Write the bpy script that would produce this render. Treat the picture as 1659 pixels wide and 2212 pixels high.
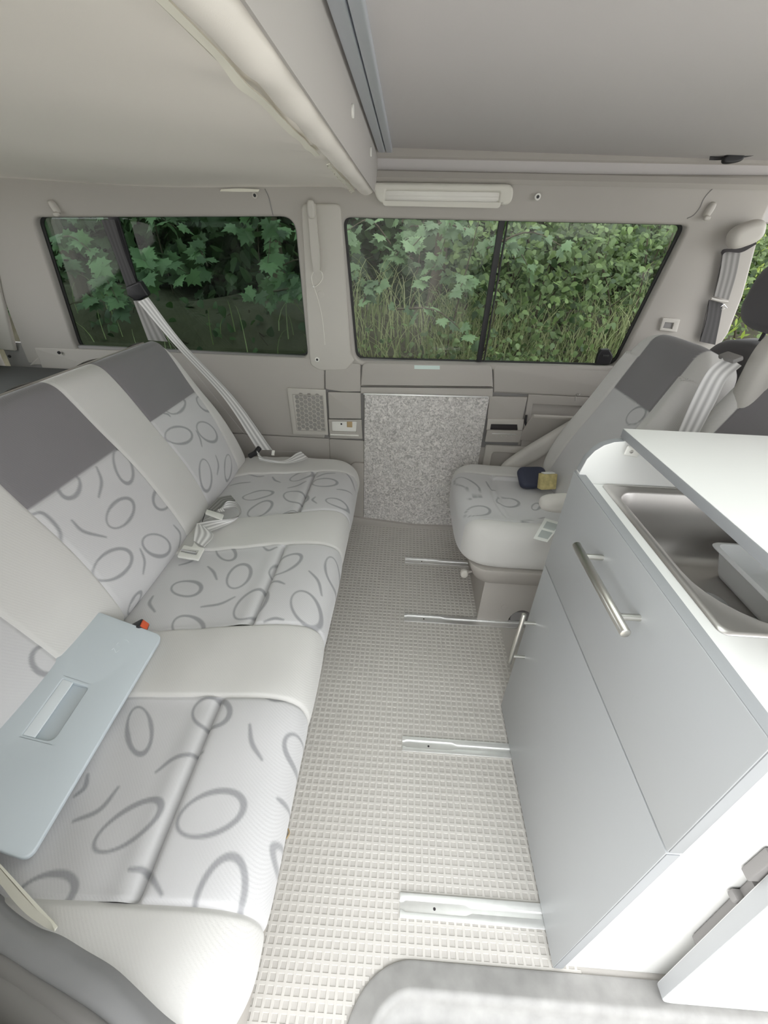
import bpy, bmesh, math, random
import numpy as np
from mathutils import Vector, Matrix

for o in list(bpy.data.objects): bpy.data.objects.remove(o, do_unlink=True)
scene = bpy.context.scene
COL = scene.collection
rng = np.random.default_rng(7)

# ------------------------------------------------------------------ camera
IMG_W, IMG_H, FPX = 1659.0, 2212.0, 903.0
CX, CY = IMG_W/2, IMG_H/2
CAM = np.array([0.0, 0.0, 1.2])
def _dir(p):
    v = np.array([p[0]-CX, p[1]-CY, FPX]); return v/np.linalg.norm(v)
_Y = _dir((886, 530)); _Z = -_dir((773, 2517)); _Z = _Z-_Y*(_Z@_Y); _Z /= np.linalg.norm(_Z)
ROT = np.stack([np.cross(_Y, _Z), _Y, _Z])
cam_data = bpy.data.cameras.new('camera'); cam = bpy.data.objects.new('camera', cam_data); COL.objects.link(cam)
cam_data.sensor_fit = 'HORIZONTAL'; cam_data.sensor_width = 36; cam_data.lens = FPX/IMG_W*36
cam_data.clip_start = 0.01
mw = Matrix.Identity(4)
for r in range(3):
    mw[r][0] = ROT[r, 0]; mw[r][1] = -ROT[r, 1]; mw[r][2] = -ROT[r, 2]; mw[r][3] = CAM[r]
cam.matrix_world = mw
scene.camera = cam

# ------------------------------------------------------------------ light
world = bpy.data.worlds.new('world'); scene.world = world; world.use_nodes = True
bg = world.node_tree.nodes['Background']
bg.inputs[0].default_value = (0.97, 0.985, 1.0, 1); bg.inputs[1].default_value = 1.0
vs = scene.view_settings
vs.view_transform = 'Standard'; vs.look = 'None'; vs.gamma = 1.0; vs.use_curve_mapping = False
vs.exposure = 2.08
scene.cycles.diffuse_bounces = 8; scene.cycles.max_bounces = 14; scene.cycles.transparent_max_bounces = 16

# ------------------------------------------------------------------ measuring helpers
def P(px, py, x=None, y=None, z=None, pl=None):
    """point of the place seen at a photo pixel, at a known depth plane"""
    r = ROT @ _dir((px, py))
    if z is not None: t = (z-CAM[2])/r[2]
    elif y is not None: t = y/r[1]
    elif x is not None: t = x/r[0]
    else:
        o, n = np.array(pl[0], float), np.array(pl[1], float); t = ((o-CAM)@n)/(r@n)
    return CAM+t*r
class Frame:
    def __init__(s, o, U, V):
        s.o = np.array(o, float); s.U = np.array(U, float)/np.linalg.norm(U)
        V = np.array(V, float); V = V-s.U*(V@s.U); s.V = V/np.linalg.norm(V); s.N = np.cross(s.U, s.V)
    def pt(s, u, v, n=0): return s.o+s.U*u+s.V*v+s.N*n
    def uv(s, p): d = np.array(p)-s.o; return (d@s.U, d@s.V)
    def px(s, x, y, n=0): return s.uv(P(x, y, pl=(s.o+s.N*n, s.N)))
    def shift(s, n): return Frame(s.o+s.N*n, s.U, s.V)

# ------------------------------------------------------------------ materials
MATS = {}
def M(name, col, rough=.6, metal=0., bump=None, var=None, spec=.5, coat=0., sheen=0.):
    m = bpy.data.materials.new(name); m.use_nodes = True; MATS[name] = m
    nt = m.node_tree; b = nt.nodes['Principled BSDF']
    b.inputs['Base Color'].default_value = (*col, 1); b.inputs['Roughness'].default_value = rough
    b.inputs['Metallic'].default_value = metal; b.inputs['Specular IOR Level'].default_value = spec
    b.inputs['Coat Weight'].default_value = coat
    if sheen: b.inputs['Sheen Weight'].default_value = sheen
    tc = nt.nodes.new('ShaderNodeTexCoord')
    if var:
        n = nt.nodes.new('ShaderNodeTexNoise'); n.inputs['Scale'].default_value = var[0]; n.inputs['Detail'].default_value = 5
        nt.links.new(tc.outputs['Object'], n.inputs['Vector'])
        mx = nt.nodes.new('ShaderNodeMix'); mx.data_type = 'RGBA'
        k = var[1]
        mx.inputs[6].default_value = (*[c*(1-k) for c in col], 1); mx.inputs[7].default_value = (*[min(1, c*(1+k)) for c in col], 1)
        nt.links.new(n.outputs['Fac'], mx.inputs[0]); nt.links.new(mx.outputs[2], b.inputs['Base Color'])
    if bump:
        n = nt.nodes.new('ShaderNodeTexNoise'); n.inputs['Scale'].default_value = bump[0]; n.inputs['Detail'].default_value = 3
        nt.links.new(tc.outputs['Object'], n.inputs['Vector'])
        bp = nt.nodes.new('ShaderNodeBump'); bp.inputs['Strength'].default_value = bump[1]; bp.inputs['Distance'].default_value = bump[2] if len(bump) > 2 else .001
        nt.links.new(n.outputs['Fac'], bp.inputs['Height']); nt.links.new(bp.outputs[0], b.inputs['Normal'])
    return m

M('trim', (.42, .395, .365), .62, bump=(500, .12, .0006), var=(3, .03))
M('trim_light', (.53, .505, .465), .55, bump=(500, .08, .0006))
M('trim_dark', (.25, .24, .235), .6, bump=(400, .1, .0006))
M('shelf_dark', (.07, .075, .072), .8, bump=(300, .2, .001))
M('headliner', (.84, .80, .74), .9, bump=(700, .15, .0006), var=(2.2, .05))
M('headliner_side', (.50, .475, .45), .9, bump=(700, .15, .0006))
M('roof_board', (.58, .555, .55), .85, bump=(900, .2, .0005), var=(1.5, .04))
M('mat_rubber', (.46, .44, .41), .62, bump=(350, .15, .0008), var=(6, .10))
M('mat_rib', (.56, .54, .505), .55, bump=(350, .1, .0006), var=(5, .08))
M('step_plastic', (.31, .305, .295), .45, bump=(120, .15, .001), var=(28, .30))
M('post_plastic', (.30, .30, .305), .65, bump=(90, .15, .001), var=(10, .15))
M('alu', (.86, .86, .85), .42, .9, bump=(260, .05, .0004), var=(40, .08))
M('alu_satin', (.62, .65, .70), .5, .6)
M('steel', (.60, .58, .56), .36, 1., bump=(60, .04, .0006), var=(9, .07))
M('steel_handle', (.60, .59, .55), .33, 1., bump=(900, .08, .0003))
M('chrome', (.85, .85, .85), .12, 1.)
M('white_lam', (.78, .78, .765), .42, bump=(500, .05, .0004))
M('edge_lam', (.29, .30, .31), .5)
M('front_grey', (.46, .475, .485), .40, .15, bump=(650, .06, .0004), var=(1.2, .03))
M('edge_grey', (.42, .43, .44), .45)
M('board_blue', (.56, .615, .65), .45, bump=(300, .05, .0004), var=(5, .03))
M('board_grip', (.72, .77, .80), .4, bump=(900, .1, .0004))
M('rubber', (.03, .03, .03), .6)
M('black_plastic', (.018, .017, .02), .45)
M('dark_slot', (.03, .026, .028), .7)
M('lens', (.72, .70, .66), .22, spec=.6)
M('lamp_shell', (.66, .64, .58), .45)
M('cream', (.80, .78, .68), .6)
M('white_plastic', (.78, .77, .73), .4)
M('red_plastic', (.62, .10, .035), .35)
M('cord', (.80, .78, .72), .6)
M('paper', (.76, .77, .74), .7)
M('print_grey', (.42, .45, .44), .7)
M('navy', (.035, .04, .07), .6)
M('carton', (.55, .47, .22), .5, var=(60, .6))
M('bark', (.06, .045, .03), .9, bump=(40, .5, .01))
M('soil', (.045, .04, .022), .95, bump=(8, .6, .05), var=(3, .4))
M('lawn', (.09, .12, .04), .95, bump=(20, .5, .03), var=(2, .3))
M('gravel', (.52, .50, .46), .9, bump=(60, .6, .02), var=(9, .2))  # pale so the added track reflects light indoors
M('mesh_grey', (.33, .315, .30), .8, bump=(900, .4, .0006))
M('wicker', (.45, .33, .18), .7)
M('mint', (.60, .72, .68), .5)

def carpet_mat():
    m = M('carpet', (.33, .315, .31), .97, sheen=.2); nt = m.node_tree; b = nt.nodes['Principled BSDF']
    tc = nt.nodes.new('ShaderNodeTexCoord')
    n = nt.nodes.new('ShaderNodeTexNoise'); n.inputs['Scale'].default_value = 70; n.inputs['Detail'].default_value = 4; n.inputs['Distortion'].default_value = 1.6
    nt.links.new(tc.outputs['Object'], n.inputs['Vector'])
    r = nt.nodes.new('ShaderNodeValToRGB'); r.color_ramp.elements[0].position = .33; r.color_ramp.elements[1].position = .68
    r.color_ramp.elements[0].color = (.38, .365, .355, 1); r.color_ramp.elements[1].color = (.84, .81, .785, 1)
    nt.links.new(n.outputs['Fac'], r.inputs[0]); nt.links.new(r.outputs[0], b.inputs['Base Color'])
    bp = nt.nodes.new('ShaderNodeBump'); bp.inputs['Strength'].default_value = .9; bp.inputs['Distance'].default_value = .006
    nt.links.new(n.outputs['Fac'], bp.inputs['Height']); nt.links.new(bp.outputs[0], b.inputs['Normal'])
carpet_mat()

def fabric_mat():
    m = M('fabric', (.6, .6, .6), .95, sheen=.25); nt = m.node_tree; b = nt.nodes['Principled BSDF']
    def attr(n):
        a = nt.nodes.new('ShaderNodeAttribute'); a.attribute_name = n; return a.outputs['Fac']
    def mix(f, a, bb):
        x = nt.nodes.new('ShaderNodeMix'); x.data_type = 'RGBA'; nt.links.new(f, x.inputs[0])
        for i, v in ((6, a), (7, bb)):
            if isinstance(v, tuple): x.inputs[i].default_value = (*v, 1)
            else: nt.links.new(v, x.inputs[i])
        return x.outputs[2]
    c = mix(attr('zone'), (.60, .59, .57), (.565, .56, .565))
    c = mix(attr('motif'), c, (.31, .31, .32))
    c = mix(attr('dark'), c, (.20, .19, .20))
    tc = nt.nodes.new('ShaderNodeTexCoord')
    w = nt.nodes.new('ShaderNodeTexWave'); w.bands_direction = 'DIAGONAL'; w.inputs['Scale'].default_value = 105; w.inputs['Distortion'].default_value = 2.5; w.inputs['Detail Scale'].default_value = 6
    nt.links.new(tc.outputs['Object'], w.inputs['Vector'])
    n2 = nt.nodes.new('ShaderNodeTexNoise'); n2.inputs['Scale'].default_value = 600; nt.links.new(tc.outputs['Object'], n2.inputs['Vector'])
    ad = nt.nodes.new('ShaderNodeMath'); ad.operation = 'ADD'; nt.links.new(w.outputs['Fac'], ad.inputs[0]); nt.links.new(n2.outputs['Fac'], ad.inputs[1])
    n = nt.nodes.new('ShaderNodeTexNoise'); n.inputs['Scale'].default_value = 5; nt.links.new(tc.outputs['Object'], n.inputs['Vector'])
    hs = nt.nodes.new('ShaderNodeHueSaturation'); nt.links.new(c, hs.inputs['Color'])
    mr = nt.nodes.new('ShaderNodeMapRange'); mr.inputs[3].default_value = .94; mr.inputs[4].default_value = 1.06
    nt.links.new(n.outputs['Fac'], mr.inputs[0]); nt.links.new(mr.outputs[0], hs.inputs['Value'])
    nt.links.new(hs.outputs[0], b.inputs['Base Color'])
    bp = nt.nodes.new('ShaderNodeBump'); bp.inputs['Strength'].default_value = .22; bp.inputs['Distance'].default_value = .0006
    nt.links.new(ad.outputs[0], bp.inputs['Height']); nt.links.new(bp.outputs[0], b.inputs['Normal'])
fabric_mat()
M('fabric_dark', (.10, .095, .10), .95, bump=(900, .2, .0005), sheen=.2)
M('fabric_side', (.55, .53, .495), .92, bump=(700, .12, .0005))

def belt_mat(name, col):
    m = M(name, col, .45); nt = m.node_tree; b = nt.nodes['Principled BSDF']
    a = nt.nodes.new('ShaderNodeAttribute'); a.attribute_name = 'across'
    w = nt.nodes.new('ShaderNodeMath'); w.operation = 'SINE'
    k = nt.nodes.new('ShaderNodeMath'); k.operation = 'MULTIPLY'; k.inputs[1].default_value = 19
    nt.links.new(a.outputs['Fac'], k.inputs[0]); nt.links.new(k.outputs[0], w.inputs[0])
    mr = nt.nodes.new('ShaderNodeMapRange'); mr.inputs[1].default_value = -1; mr.inputs[3].default_value = .62; mr.inputs[4].default_value = 1.12
    nt.links.new(w.outputs[0], mr.inputs[0])
    hs = nt.nodes.new('ShaderNodeHueSaturation'); hs.inputs['Color'].default_value = (*col, 1)
    nt.links.new(mr.outputs[0], hs.inputs['Value']); nt.links.new(hs.outputs[0], b.inputs['Base Color'])
belt_mat('belt', (.72, .71, .70)); belt_mat('belt_dark', (.05, .047, .05)); belt_mat('belt_grey', (.27, .26, .25))

def glass_mat(name, tint):
    m = bpy.data.materials.new(name); m.use_nodes = True; MATS[name] = m; nt = m.node_tree; nt.nodes.clear()
    out = nt.nodes.new('ShaderNodeOutputMaterial'); mx = nt.nodes.new('ShaderNodeMixShader')
    t = nt.nodes.new('ShaderNodeBsdfTransparent'); t.inputs[0].default_value = (*tint, 1)
    g = nt.nodes.new('ShaderNodeBsdfGlossy'); g.inputs['Roughness'].default_value = 0.0
    f = nt.nodes.new('ShaderNodeFresnel'); f.inputs[0].default_value = 1.42
    nt.links.new(f.outputs[0], mx.inputs[0]); nt.links.new(t.outputs[0], mx.inputs[1]); nt.links.new(g.outputs[0], mx.inputs[2])
    nt.links.new(mx.outputs[0], out.inputs[0])
glass_mat('glass', (.90, .93, .90)); glass_mat('glass_privacy', (.56, .66, .60))

def tub_mat():
    m = M('tub', (.80, .82, .83), .35); b = m.node_tree.nodes['Principled BSDF']
    b.inputs['Subsurface Weight'].default_value = .3; b.inputs['Subsurface Radius'].default_value = (.01, .01, .01)
tub_mat()

def leaf_mat(name, c0, c1):
    m = bpy.data.materials.new(name); m.use_nodes = True; MATS[name] = m; nt = m.node_tree
    b = nt.nodes['Principled BSDF']; b.inputs['Roughness'].default_value = .5
    a = nt.nodes.new('ShaderNodeAttribute'); a.attribute_name = 'tint'
    mx = nt.nodes.new('ShaderNodeMix'); mx.data_type = 'RGBA'
    mx.inputs[6].default_value = (*c0, 1); mx.inputs[7].default_value = (*c1, 1)
    nt.links.new(a.outputs['Fac'], mx.inputs[0]); nt.links.new(mx.outputs[2], b.inputs['Base Color'])
    t = nt.nodes.new('ShaderNodeBsdfTranslucent'); nt.links.new(mx.outputs[2], t.inputs[0])
    ms = nt.nodes.new('ShaderNodeMixShader'); ms.inputs[0].default_value = .35
    nt.links.new(b.outputs[0], ms.inputs[1]); nt.links.new(t.outputs[0], ms.inputs[2])
    nt.links.new(ms.outputs[0], nt.nodes['Material Output'].inputs[0])
leaf_mat('leaf_maple', (.035, .07, .03), (.15, .24, .115))
leaf_mat('leaf_weed', (.03, .062, .02), (.18, .26, .09))
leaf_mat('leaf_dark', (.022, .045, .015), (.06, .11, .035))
leaf_mat('grass', (.18, .23, .09), (.46, .48, .27))
leaf_mat('leaf_willow', (.18, .28, .04), (.40, .50, .10))

# ------------------------------------------------------------------ object helpers
def smooth(me, ang=40):
    me.shade_smooth(); me.set_sharp_from_angle(angle=math.radians(ang))
def link(name, me, mat, parent=None, ang=40):
    if mat: me.materials.append(MATS[mat] if isinstance(mat, str) else mat)
    if ang: smooth(me, ang)
    me.name = name
    o = bpy.data.objects.new(name, me); COL.objects.link(o)
    if parent is not None: o.parent = parent
    return o
def tag(o, label, cat=None, group=None, kind=None):
    o['label'] = label
    if cat: o['category'] = cat
    if group: o['group'] = group
    if kind: o['kind'] = kind
    return o
def thing(name, label, cat, group=None):
    o = bpy.data.objects.new(name, None); COL.objects.link(o); o.empty_display_size = .05
    return tag(o, label, cat, group)
def struct(o, label, cat): return tag(o, label, cat, kind='structure')

def pyd(verts, faces):
    me = bpy.data.meshes.new('m'); me.from_pydata([tuple(map(float, v)) for v in verts], [], faces); me.update(); return me
def bm_mesh(bm):
    me = bpy.data.meshes.new('m'); bm.normal_update(); bm.to_mesh(me); bm.free(); return me
def box_bm(bm, lo, hi, F=None, bev=0., seg=2):
    vs_ = []
    for i in range(8):
        c = [hi[k] if (i >> k) & 1 else lo[k] for k in range(3)]
        if F is not None: c = F.pt(*c)
        vs_.append(bm.verts.new(tuple(map(float, c))))
    fs = [bm.faces.new([vs_[i] for i in f]) for f in ((0, 2, 3, 1), (4, 5, 7, 6), (0, 1, 5, 4), (2, 6, 7, 3), (0, 4, 6, 2), (1, 3, 7, 5))]
    if bev:
        es = list({e for f in fs for e in f.edges})
        bmesh.ops.bevel(bm, geom=es, offset=bev, segments=seg, affect='EDGES', profile=.5)
def box(name, lo, hi, mat, parent=None, F=None, bev=.003, seg=2):
    bm = bmesh.new(); box_bm(bm, lo, hi, F, bev, seg)
    bmesh.ops.recalc_face_normals(bm, faces=bm.faces[:])
    return link(name, bm_mesh(bm), mat, parent)
def rpoly(pts, r, n=6):
    """round the corners of a polygon; r is a number or list"""
    out = []; N_ = len(pts)
    for i, p in enumerate(pts):
        p = np.array(p, float); a = np.array(pts[i-1], float); b = np.array(pts[(i+1) % N_], float)
        rr = r[i] if isinstance(r, (list, tuple)) else r
        da, db = a-p, b-p; la, lb = np.linalg.norm(da), np.linalg.norm(db)
        if rr <= 0: out.append(tuple(p)); continue
        da /= la; db /= lb; k = min(rr, la*.49, lb*.49)
        A, B = p+da*k, p+db*k
        for j in range(n+1):
            t = j/n; out.append(tuple((1-t)**2*A+2*t*(1-t)*p+t*t*B))
    return out
def plate(name, pts, F, thick, mat, parent=None, holes=(), bev=.002, seg=2, ang=35, grow=0.):
    """flat plate: outline in frame F, front face on the frame plane, body behind it"""
    cu = bpy.data.curves.new('c', 'CURVE'); cu.dimensions = '2D'; cu.fill_mode = 'BOTH'
    bev = min(bev, thick*.49)
    cu.extrude = thick/2-bev; cu.bevel_depth = bev; cu.bevel_resolution = seg; cu.offset = grow-bev
    for ring in [pts]+list(holes):
        s = cu.splines.new('POLY'); s.points.add(len(ring)-1); s.use_cyclic_u = True
        for q, p in zip(s.points, ring): q.co = (p[0], p[1], 0, 1)
    ob = bpy.data.objects.new('c', cu); me = bpy.data.meshes.new_from_object(ob)
    bpy.data.objects.remove(ob); bpy.data.curves.remove(cu)
    n = len(me.vertices); co = np.empty(n*3, np.float32); me.vertices.foreach_get('co', co); co = co.reshape(-1, 3).astype(float)
    w = F.o+co[:, :1]*F.U+co[:, 1:2]*F.V+(co[:, 2:3]-thick/2)*F.N
    me.vertices.foreach_set('co', w.astype(np.float32).ravel()); me.materials.clear()
    bm = bmesh.new(); bm.from_mesh(me); bmesh.ops.remove_doubles(bm, verts=bm.verts[:], dist=1e-6)
    bmesh.ops.recalc_face_normals(bm, faces=bm.faces[:]); bm.to_mesh(me); bm.free()
    return link(name, me, mat, parent, ang)
def catmull(pts, n):
    pts = np.array(pts, float)
    if len(pts) == 2: return np.array([pts[0]+(pts[1]-pts[0])*i/(n-1) for i in range(n)])
    q = np.vstack([2*pts[0]-pts[1], pts, 2*pts[-1]-pts[-2]]); m = len(pts)-1; out = []
    for i in range(n):
        t = i/(n-1)*m; k = min(int(t), m-1); t -= k; a, b, c, d = q[k:k+4]
        out.append(.5*((2*b)+(c-a)*t+(2*a-5*b+4*c-d)*t*t+(3*b-a-3*c+d)*t**3))
    return np.array(out)
def resample(pts, step):
    """arclength resample of a smooth curve"""
    f = catmull(pts, len(pts)*24); s = np.r_[0, np.cumsum(np.linalg.norm(np.diff(f, axis=0), axis=1))]
    n = max(2, int(s[-1]/step)+1); t = np.linspace(0, s[-1], n)
    return np.stack([np.interp(t, s, f[:, k]) for k in range(f.shape[1])], 1)
def tube_bm(bm, pts, r, seg=10, n=None, cap=True):
    pts = catmull(pts, n) if n else np.array(pts, float)
    rs = np.interp(np.linspace(0, 1, len(pts)), np.linspace(0, 1, len(r)), r) if hasattr(r, '__len__') else [r]*len(pts)
    up = None; rings = []
    for i, p in enumerate(pts):
        t = pts[min(i+1, len(pts)-1)]-pts[max(i-1, 0)]; t = t/np.linalg.norm(t)
        if up is None: up = np.array([0, 0, 1.]) if abs(t[2]) < .9 else np.array([1., 0, 0])
        a = np.cross(t, up); a /= np.linalg.norm(a); b = np.cross(a, t); up = b
        rings.append([bm.verts.new(tuple(p+rs[i]*(math.cos(k*2*math.pi/seg)*a+math.sin(k*2*math.pi/seg)*b))) for k in range(seg)])
    for A, B in zip(rings, rings[1:]):
        for k in range(seg): bm.faces.new((A[k], A[(k+1) % seg], B[(k+1) % seg], B[k]))
    if cap: bm.faces.new(rings[0][::-1]); bm.faces.new(rings[-1])
def tube(name, pts, r, mat, parent=None, seg=10, n=None):
    bm = bmesh.new(); tube_bm(bm, pts, r, seg, n); bmesh.ops.recalc_face_normals(bm, faces=bm.faces[:])
    return link(name, bm_mesh(bm), mat, parent, 50)
def set_attr(me, name, arr):
    a = me.attributes.new(name, 'FLOAT', 'POINT'); a.data.foreach_set('value', np.asarray(arr, np.float32))
def grid(name, G, mat, parent=None, attrs=None, ang=60, flip=False, thick=0):
    G = np.asarray(G, float); a, b = G.shape[:2]
    idx = np.arange(a*b).reshape(a, b)
    F_ = np.stack([idx[:-1, :-1], idx[:-1, 1:], idx[1:, 1:], idx[1:, :-1]], -1).reshape(-1, 4)
    if flip: F_ = F_[:, ::-1]
    V = G.reshape(-1, 3)
    if thick:
        du = np.gradient(G, axis=0); dv = np.gradient(G, axis=1); n = np.cross(du, dv); n /= np.linalg.norm(n, axis=2, keepdims=True)+1e-12
        V = np.vstack([V, (G-n*thick).reshape(-1, 3)]); F2 = F_[:, ::-1]+a*b
        rim = np.r_[idx[0, :], idx[1:, -1], idx[-1, -2::-1], idx[-2:0, 0]]; r2 = np.roll(rim, -1)
        F_ = np.vstack([F_, F2, np.stack([r2, rim, rim+a*b, r2+a*b], -1)])
    me = bpy.data.meshes.new('m'); me.vertices.add(len(V)); me.vertices.foreach_set('co', V.astype(np.float32).ravel())
    me.loops.add(F_.size); me.loops.foreach_set('vertex_index', F_.astype(np.int32).ravel())
    me.polygons.add(len(F_)); me.polygons.foreach_set('loop_start', np.arange(0, F_.size, 4, dtype=np.int32))
    me.update(); me.validate()
    for k, v in (attrs or {}).items():
        v = np.asarray(v, float).ravel()
        if thick: v = np.r_[v, v]
        set_attr(me, k, v)
    return link(name, me, mat, parent, ang)
def ribbon(name, L, R, mat, parent=None, n=40, thick=.0015, m=5):
    """webbing lofted between two edge curves"""
    L, R = catmull(L, n), catmull(R, n); t = np.linspace(0, 1, m)[None, :, None]
    G = L[:, None]*(1-t)+R[:, None]*t
    return grid(name, G, mat, parent, {'across': np.tile(np.linspace(0, 1, m), n)}, thick=thick)
def disc(name, F, r, thick, mat, parent=None, n=20, bev=.001):
    return plate(name, [(r*math.cos(k*2*math.pi/n), r*math.sin(k*2*math.pi/n)) for k in range(n)], F, thick, mat, parent, bev=bev)
def pillow(name, F, a, b, t, mat, parent=None, nexp=4., top=None, taper=0., rings=26, segs=96, attrs=None, edge=.035, flat=.45):
    """closed upholstered pad; F.N is its outer side, centred on F.o"""
    th = np.linspace(0, 2*np.pi, segs, endpoint=False); c, s = np.cos(th), np.sin(th)
    e = 2/nexp; ux = np.sign(c)*np.abs(c)**e; vy = np.sign(s)*np.abs(s)**e
    prof = []                                  # (radial inset, height)
    for k in range(6): q = k/5*np.pi/2; prof.append((edge*(1-math.sin(q)), -t/2+edge*(1-math.cos(q))*0+(-edge*math.cos(q)+edge)))
    for k in range(1, 8): q = k/7*np.pi/2; prof.append((edge*(1-math.cos(q)), t/2-edge+edge*math.sin(q)))
    V, ring = [], []
    def add(u, v, z):
        u = u*(1+taper*v/b)
        V.append(F.pt(u, v, z)); return len(V)-1
    UV = []
    for ins, z in prof:
        k0 = []
        for i in range(segs):
            u, v = ux[i]*(a-ins), vy[i]*(b-ins); UV.append((u, v)); k0.append(add(u, v, z+((top(u, v)*(z > 0)) if top else 0)))
        ring.append(k0)
    for j in range(1, rings):
        f = 1-j/rings; k0 = []
        for i in range(segs):
            u, v = ux[i]*(a-edge)*f, vy[i]*(b-edge)*f; UV.append((u, v)); k0.append(add(u, v, t/2+(top(u, v) if top else 0)))
        ring.append(k0)
    UV.append((0, 0)); ctr = add(0, 0, t/2+(top(0, 0) if top else 0)); UV.append((0, 0)); cb = add(0, 0, -t/2)
    fs = []
    for A, B in zip(ring, ring[1:]):
        for i in range(segs): fs.append((A[i], A[(i+1) % segs], B[(i+1) % segs], B[i]))
    for i in range(segs): fs.append((ring[-1][i], ring[-1][(i+1) % segs], ctr)); fs.append((ring[0][(i+1) % segs], ring[0][i], cb))
    me = pyd(V, fs)
    if attrs:
        UV = np.array(UV)
        for k, v in attrs(UV, np.array(V)).items(): set_attr(me, k, v)
    return link(name, me, mat, parent, 50)

# ------------------------------------------------------------------ woven motif (ovals and strokes of the cloth)
def ring_val(p, c, A, B, w0=.0055, w1=.011):
    c, A, B = map(lambda q: np.array(q, float), (c, A, B)); m = np.stack([A-c, B-c], 1)
    try: q = np.linalg.solve(m, (p-c).T)
    except np.linalg.LinAlgError: return np.zeros(len(p))
    r = np.hypot(*q)+1e-9; s = np.hypot(*(p-c).T)/r           # local scale: metres per unit radius
    ang = q[0]/r; w = w0+(w1-w0)*(.5+.5*ang)
    return np.clip((w*.5-np.abs(r-1)*s)/.0032+.5, 0, 1)
def stroke_val(p, pts, w=.008):
    c = catmull(pts, 14); v = np.zeros(len(p)); lo, hi = c.min(0)-.02, c.max(0)+.02
    k = np.where(((p > lo) & (p < hi)).all(1))[0]
    if len(k) == 0: return v
    q = p[k]; d = np.full(len(k), -9.)
    for i in range(13):
        a, b = c[i], c[i+1]; ab = b-a; t = np.clip(((q-a)@ab)/(ab@ab+1e-12), 0, 1)
        ww = w*(.55+.45*math.sin(math.pi*(i+.5)/13)); d = np.maximum(d, ww*.5-np.linalg.norm(q-a-t[:, None]*ab, axis=1))
    v[k] = np.clip(d/.0032+.5, 0, 1); return v
def motif(p, rings, strokes, w=1.):
    v = np.zeros(len(p))
    for c, A, B in rings: v = np.maximum(v, ring_val(p, c, A, B, .0055*w, .0115*w))
    for s in strokes: v = np.maximum(v, stroke_val(p, s, .0085*w))
    return v
def crop(scale, ox, oy): return lambda x, y: (x/scale+ox, y/scale+oy)

# ================================================================== THE SETTING
WY = 1.77
FW = Frame((0, WY, 0), (1, 0, 0), (0, 0, 1))                 # lower far wall, N points into the van
AL = math.radians(8.5)
FU = Frame((0, WY, .80), (1, 0, 0), (0, -math.sin(AL), math.cos(AL)))   # upper far wall leans inwards
FZ = lambda z: Frame((0, 0, z), (1, 0, 0), (0, 1, 0))
def wp(*q, n=0): return [FW.px(x, y, n) for x, y in q]
def up(*q, n=0): return [FU.px(x, y, n) for x, y in q]

# floor -------------------------------------------------------------
SX, SY, SR = -.04, .225, .13                                  # step well corner
def step_y(x):                                                # inner boundary of the step well
    if x < SX: return -.05
    if x > SX+SR: return SY
    return SY-SR+math.sqrt(max(0, SR*SR-(SX+SR-x)**2))
def step_x(y):
    if y > SY: return 9
    if y < SY-SR: return SX
    return SX+SR-math.sqrt(max(0, SR*SR-(y-SY+SR)**2))
arc = [(SX+SR-SR*math.cos(t), SY-SR+SR*math.sin(t)) for t in np.linspace(0, math.pi/2, 14)]
fl = [(-1.78, -.06), (SX, -.06)]+arc+[(1.25, SY), (1.25, 1.80), (-1.78, 1.80)]
floor = struct(plate('floor', fl, FZ(-.0015), .03, 'mat_rubber', bev=.001), 'grey rubber floor mat with an embossed square grid', 'floor')
bm = bmesh.new(); PIT, RW = .0168, .0054
def rib(a, b, w, along):
    if b-a < .01: return
    q = [(-.5, -.0016), (-.36, -.0002), (.36, -.0002), (.5, -.0016)]
    r = []; dz0 = 0 if along == 'y' else -.00012
    for e in (a, b):
        r.append([bm.verts.new((w+o*RW*1.25, e, z) if along == 'y' else (e, w+o*RW*1.25, z+dz0)) for o, z in q])
    for k in range(3): bm.faces.new((r[0][k], r[0][k+1], r[1][k+1], r[1][k]))
x = -.345
while x < .42: rib(max(step_y(x)+.006, -.05), 1.765, x, 'y'); x += PIT
y = -.04
while y < 1.765: rib(-.345, min(.42, step_x(y)-.006), y, 'x'); y += PIT
bmesh.ops.recalc_face_normals(bm, faces=bm.faces[:])
for f in bm.faces:
    if f.normal.z < 0: f.normal_flip()
rb = link('mat_grid', bm_mesh(bm), 'mat_rib', floor, 0); rb['kind'] = 'stuff'

# step well: swept moulding
prof = [(0, .003), (.004, .005), (.030, .0045), (.036, .0075), (.044, .0065), (.052, -.004), (.060, -.018), (.075, -.024), (.088, -.025), (.093, -.021), (.100, -.024), (.108, -.040), (.120, -.050)]
path = [((SX, yy), (1, 0)) for yy in np.linspace(-.16, SY-SR, 8)]
for t in np.linspace(0, math.pi/2, 16)[1:]: path.append(((SX+SR-SR*math.cos(t), SY-SR+SR*math.sin(t)), (math.cos(t), -math.sin(t))))
path += [((xx, SY), (0, -1)) for xx in np.linspace(SX+SR, 1.2, 12)[1:]]
G = [[(p[0]+n_[0]*d, p[1]+n_[1]*d, z) for d, z in prof] for p, n_ in path]
step = struct(grid('trim_1', G, 'step_plastic', ang=50), 'scuffed grey plastic entry step moulding with rounded corner', 'step')
well = box('step_tread', (SX+.1, -.2, -.08), (1.2, SY-.10, -.0505), 'mat_rubber', step, bev=.001)
bm = bmesh.new(); x = SX+.13
while x < .62:
    yy = -.06
    while yy < SY-.125:
        box_bm(bm, (x, yy, -.0505), (x+.010, yy+.010, -.0485)); yy += PIT
    x += PIT
o = link('tread_studs', bm_mesh(bm), 'mat_rib', step, 0); o['kind'] = 'stuff'
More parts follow.
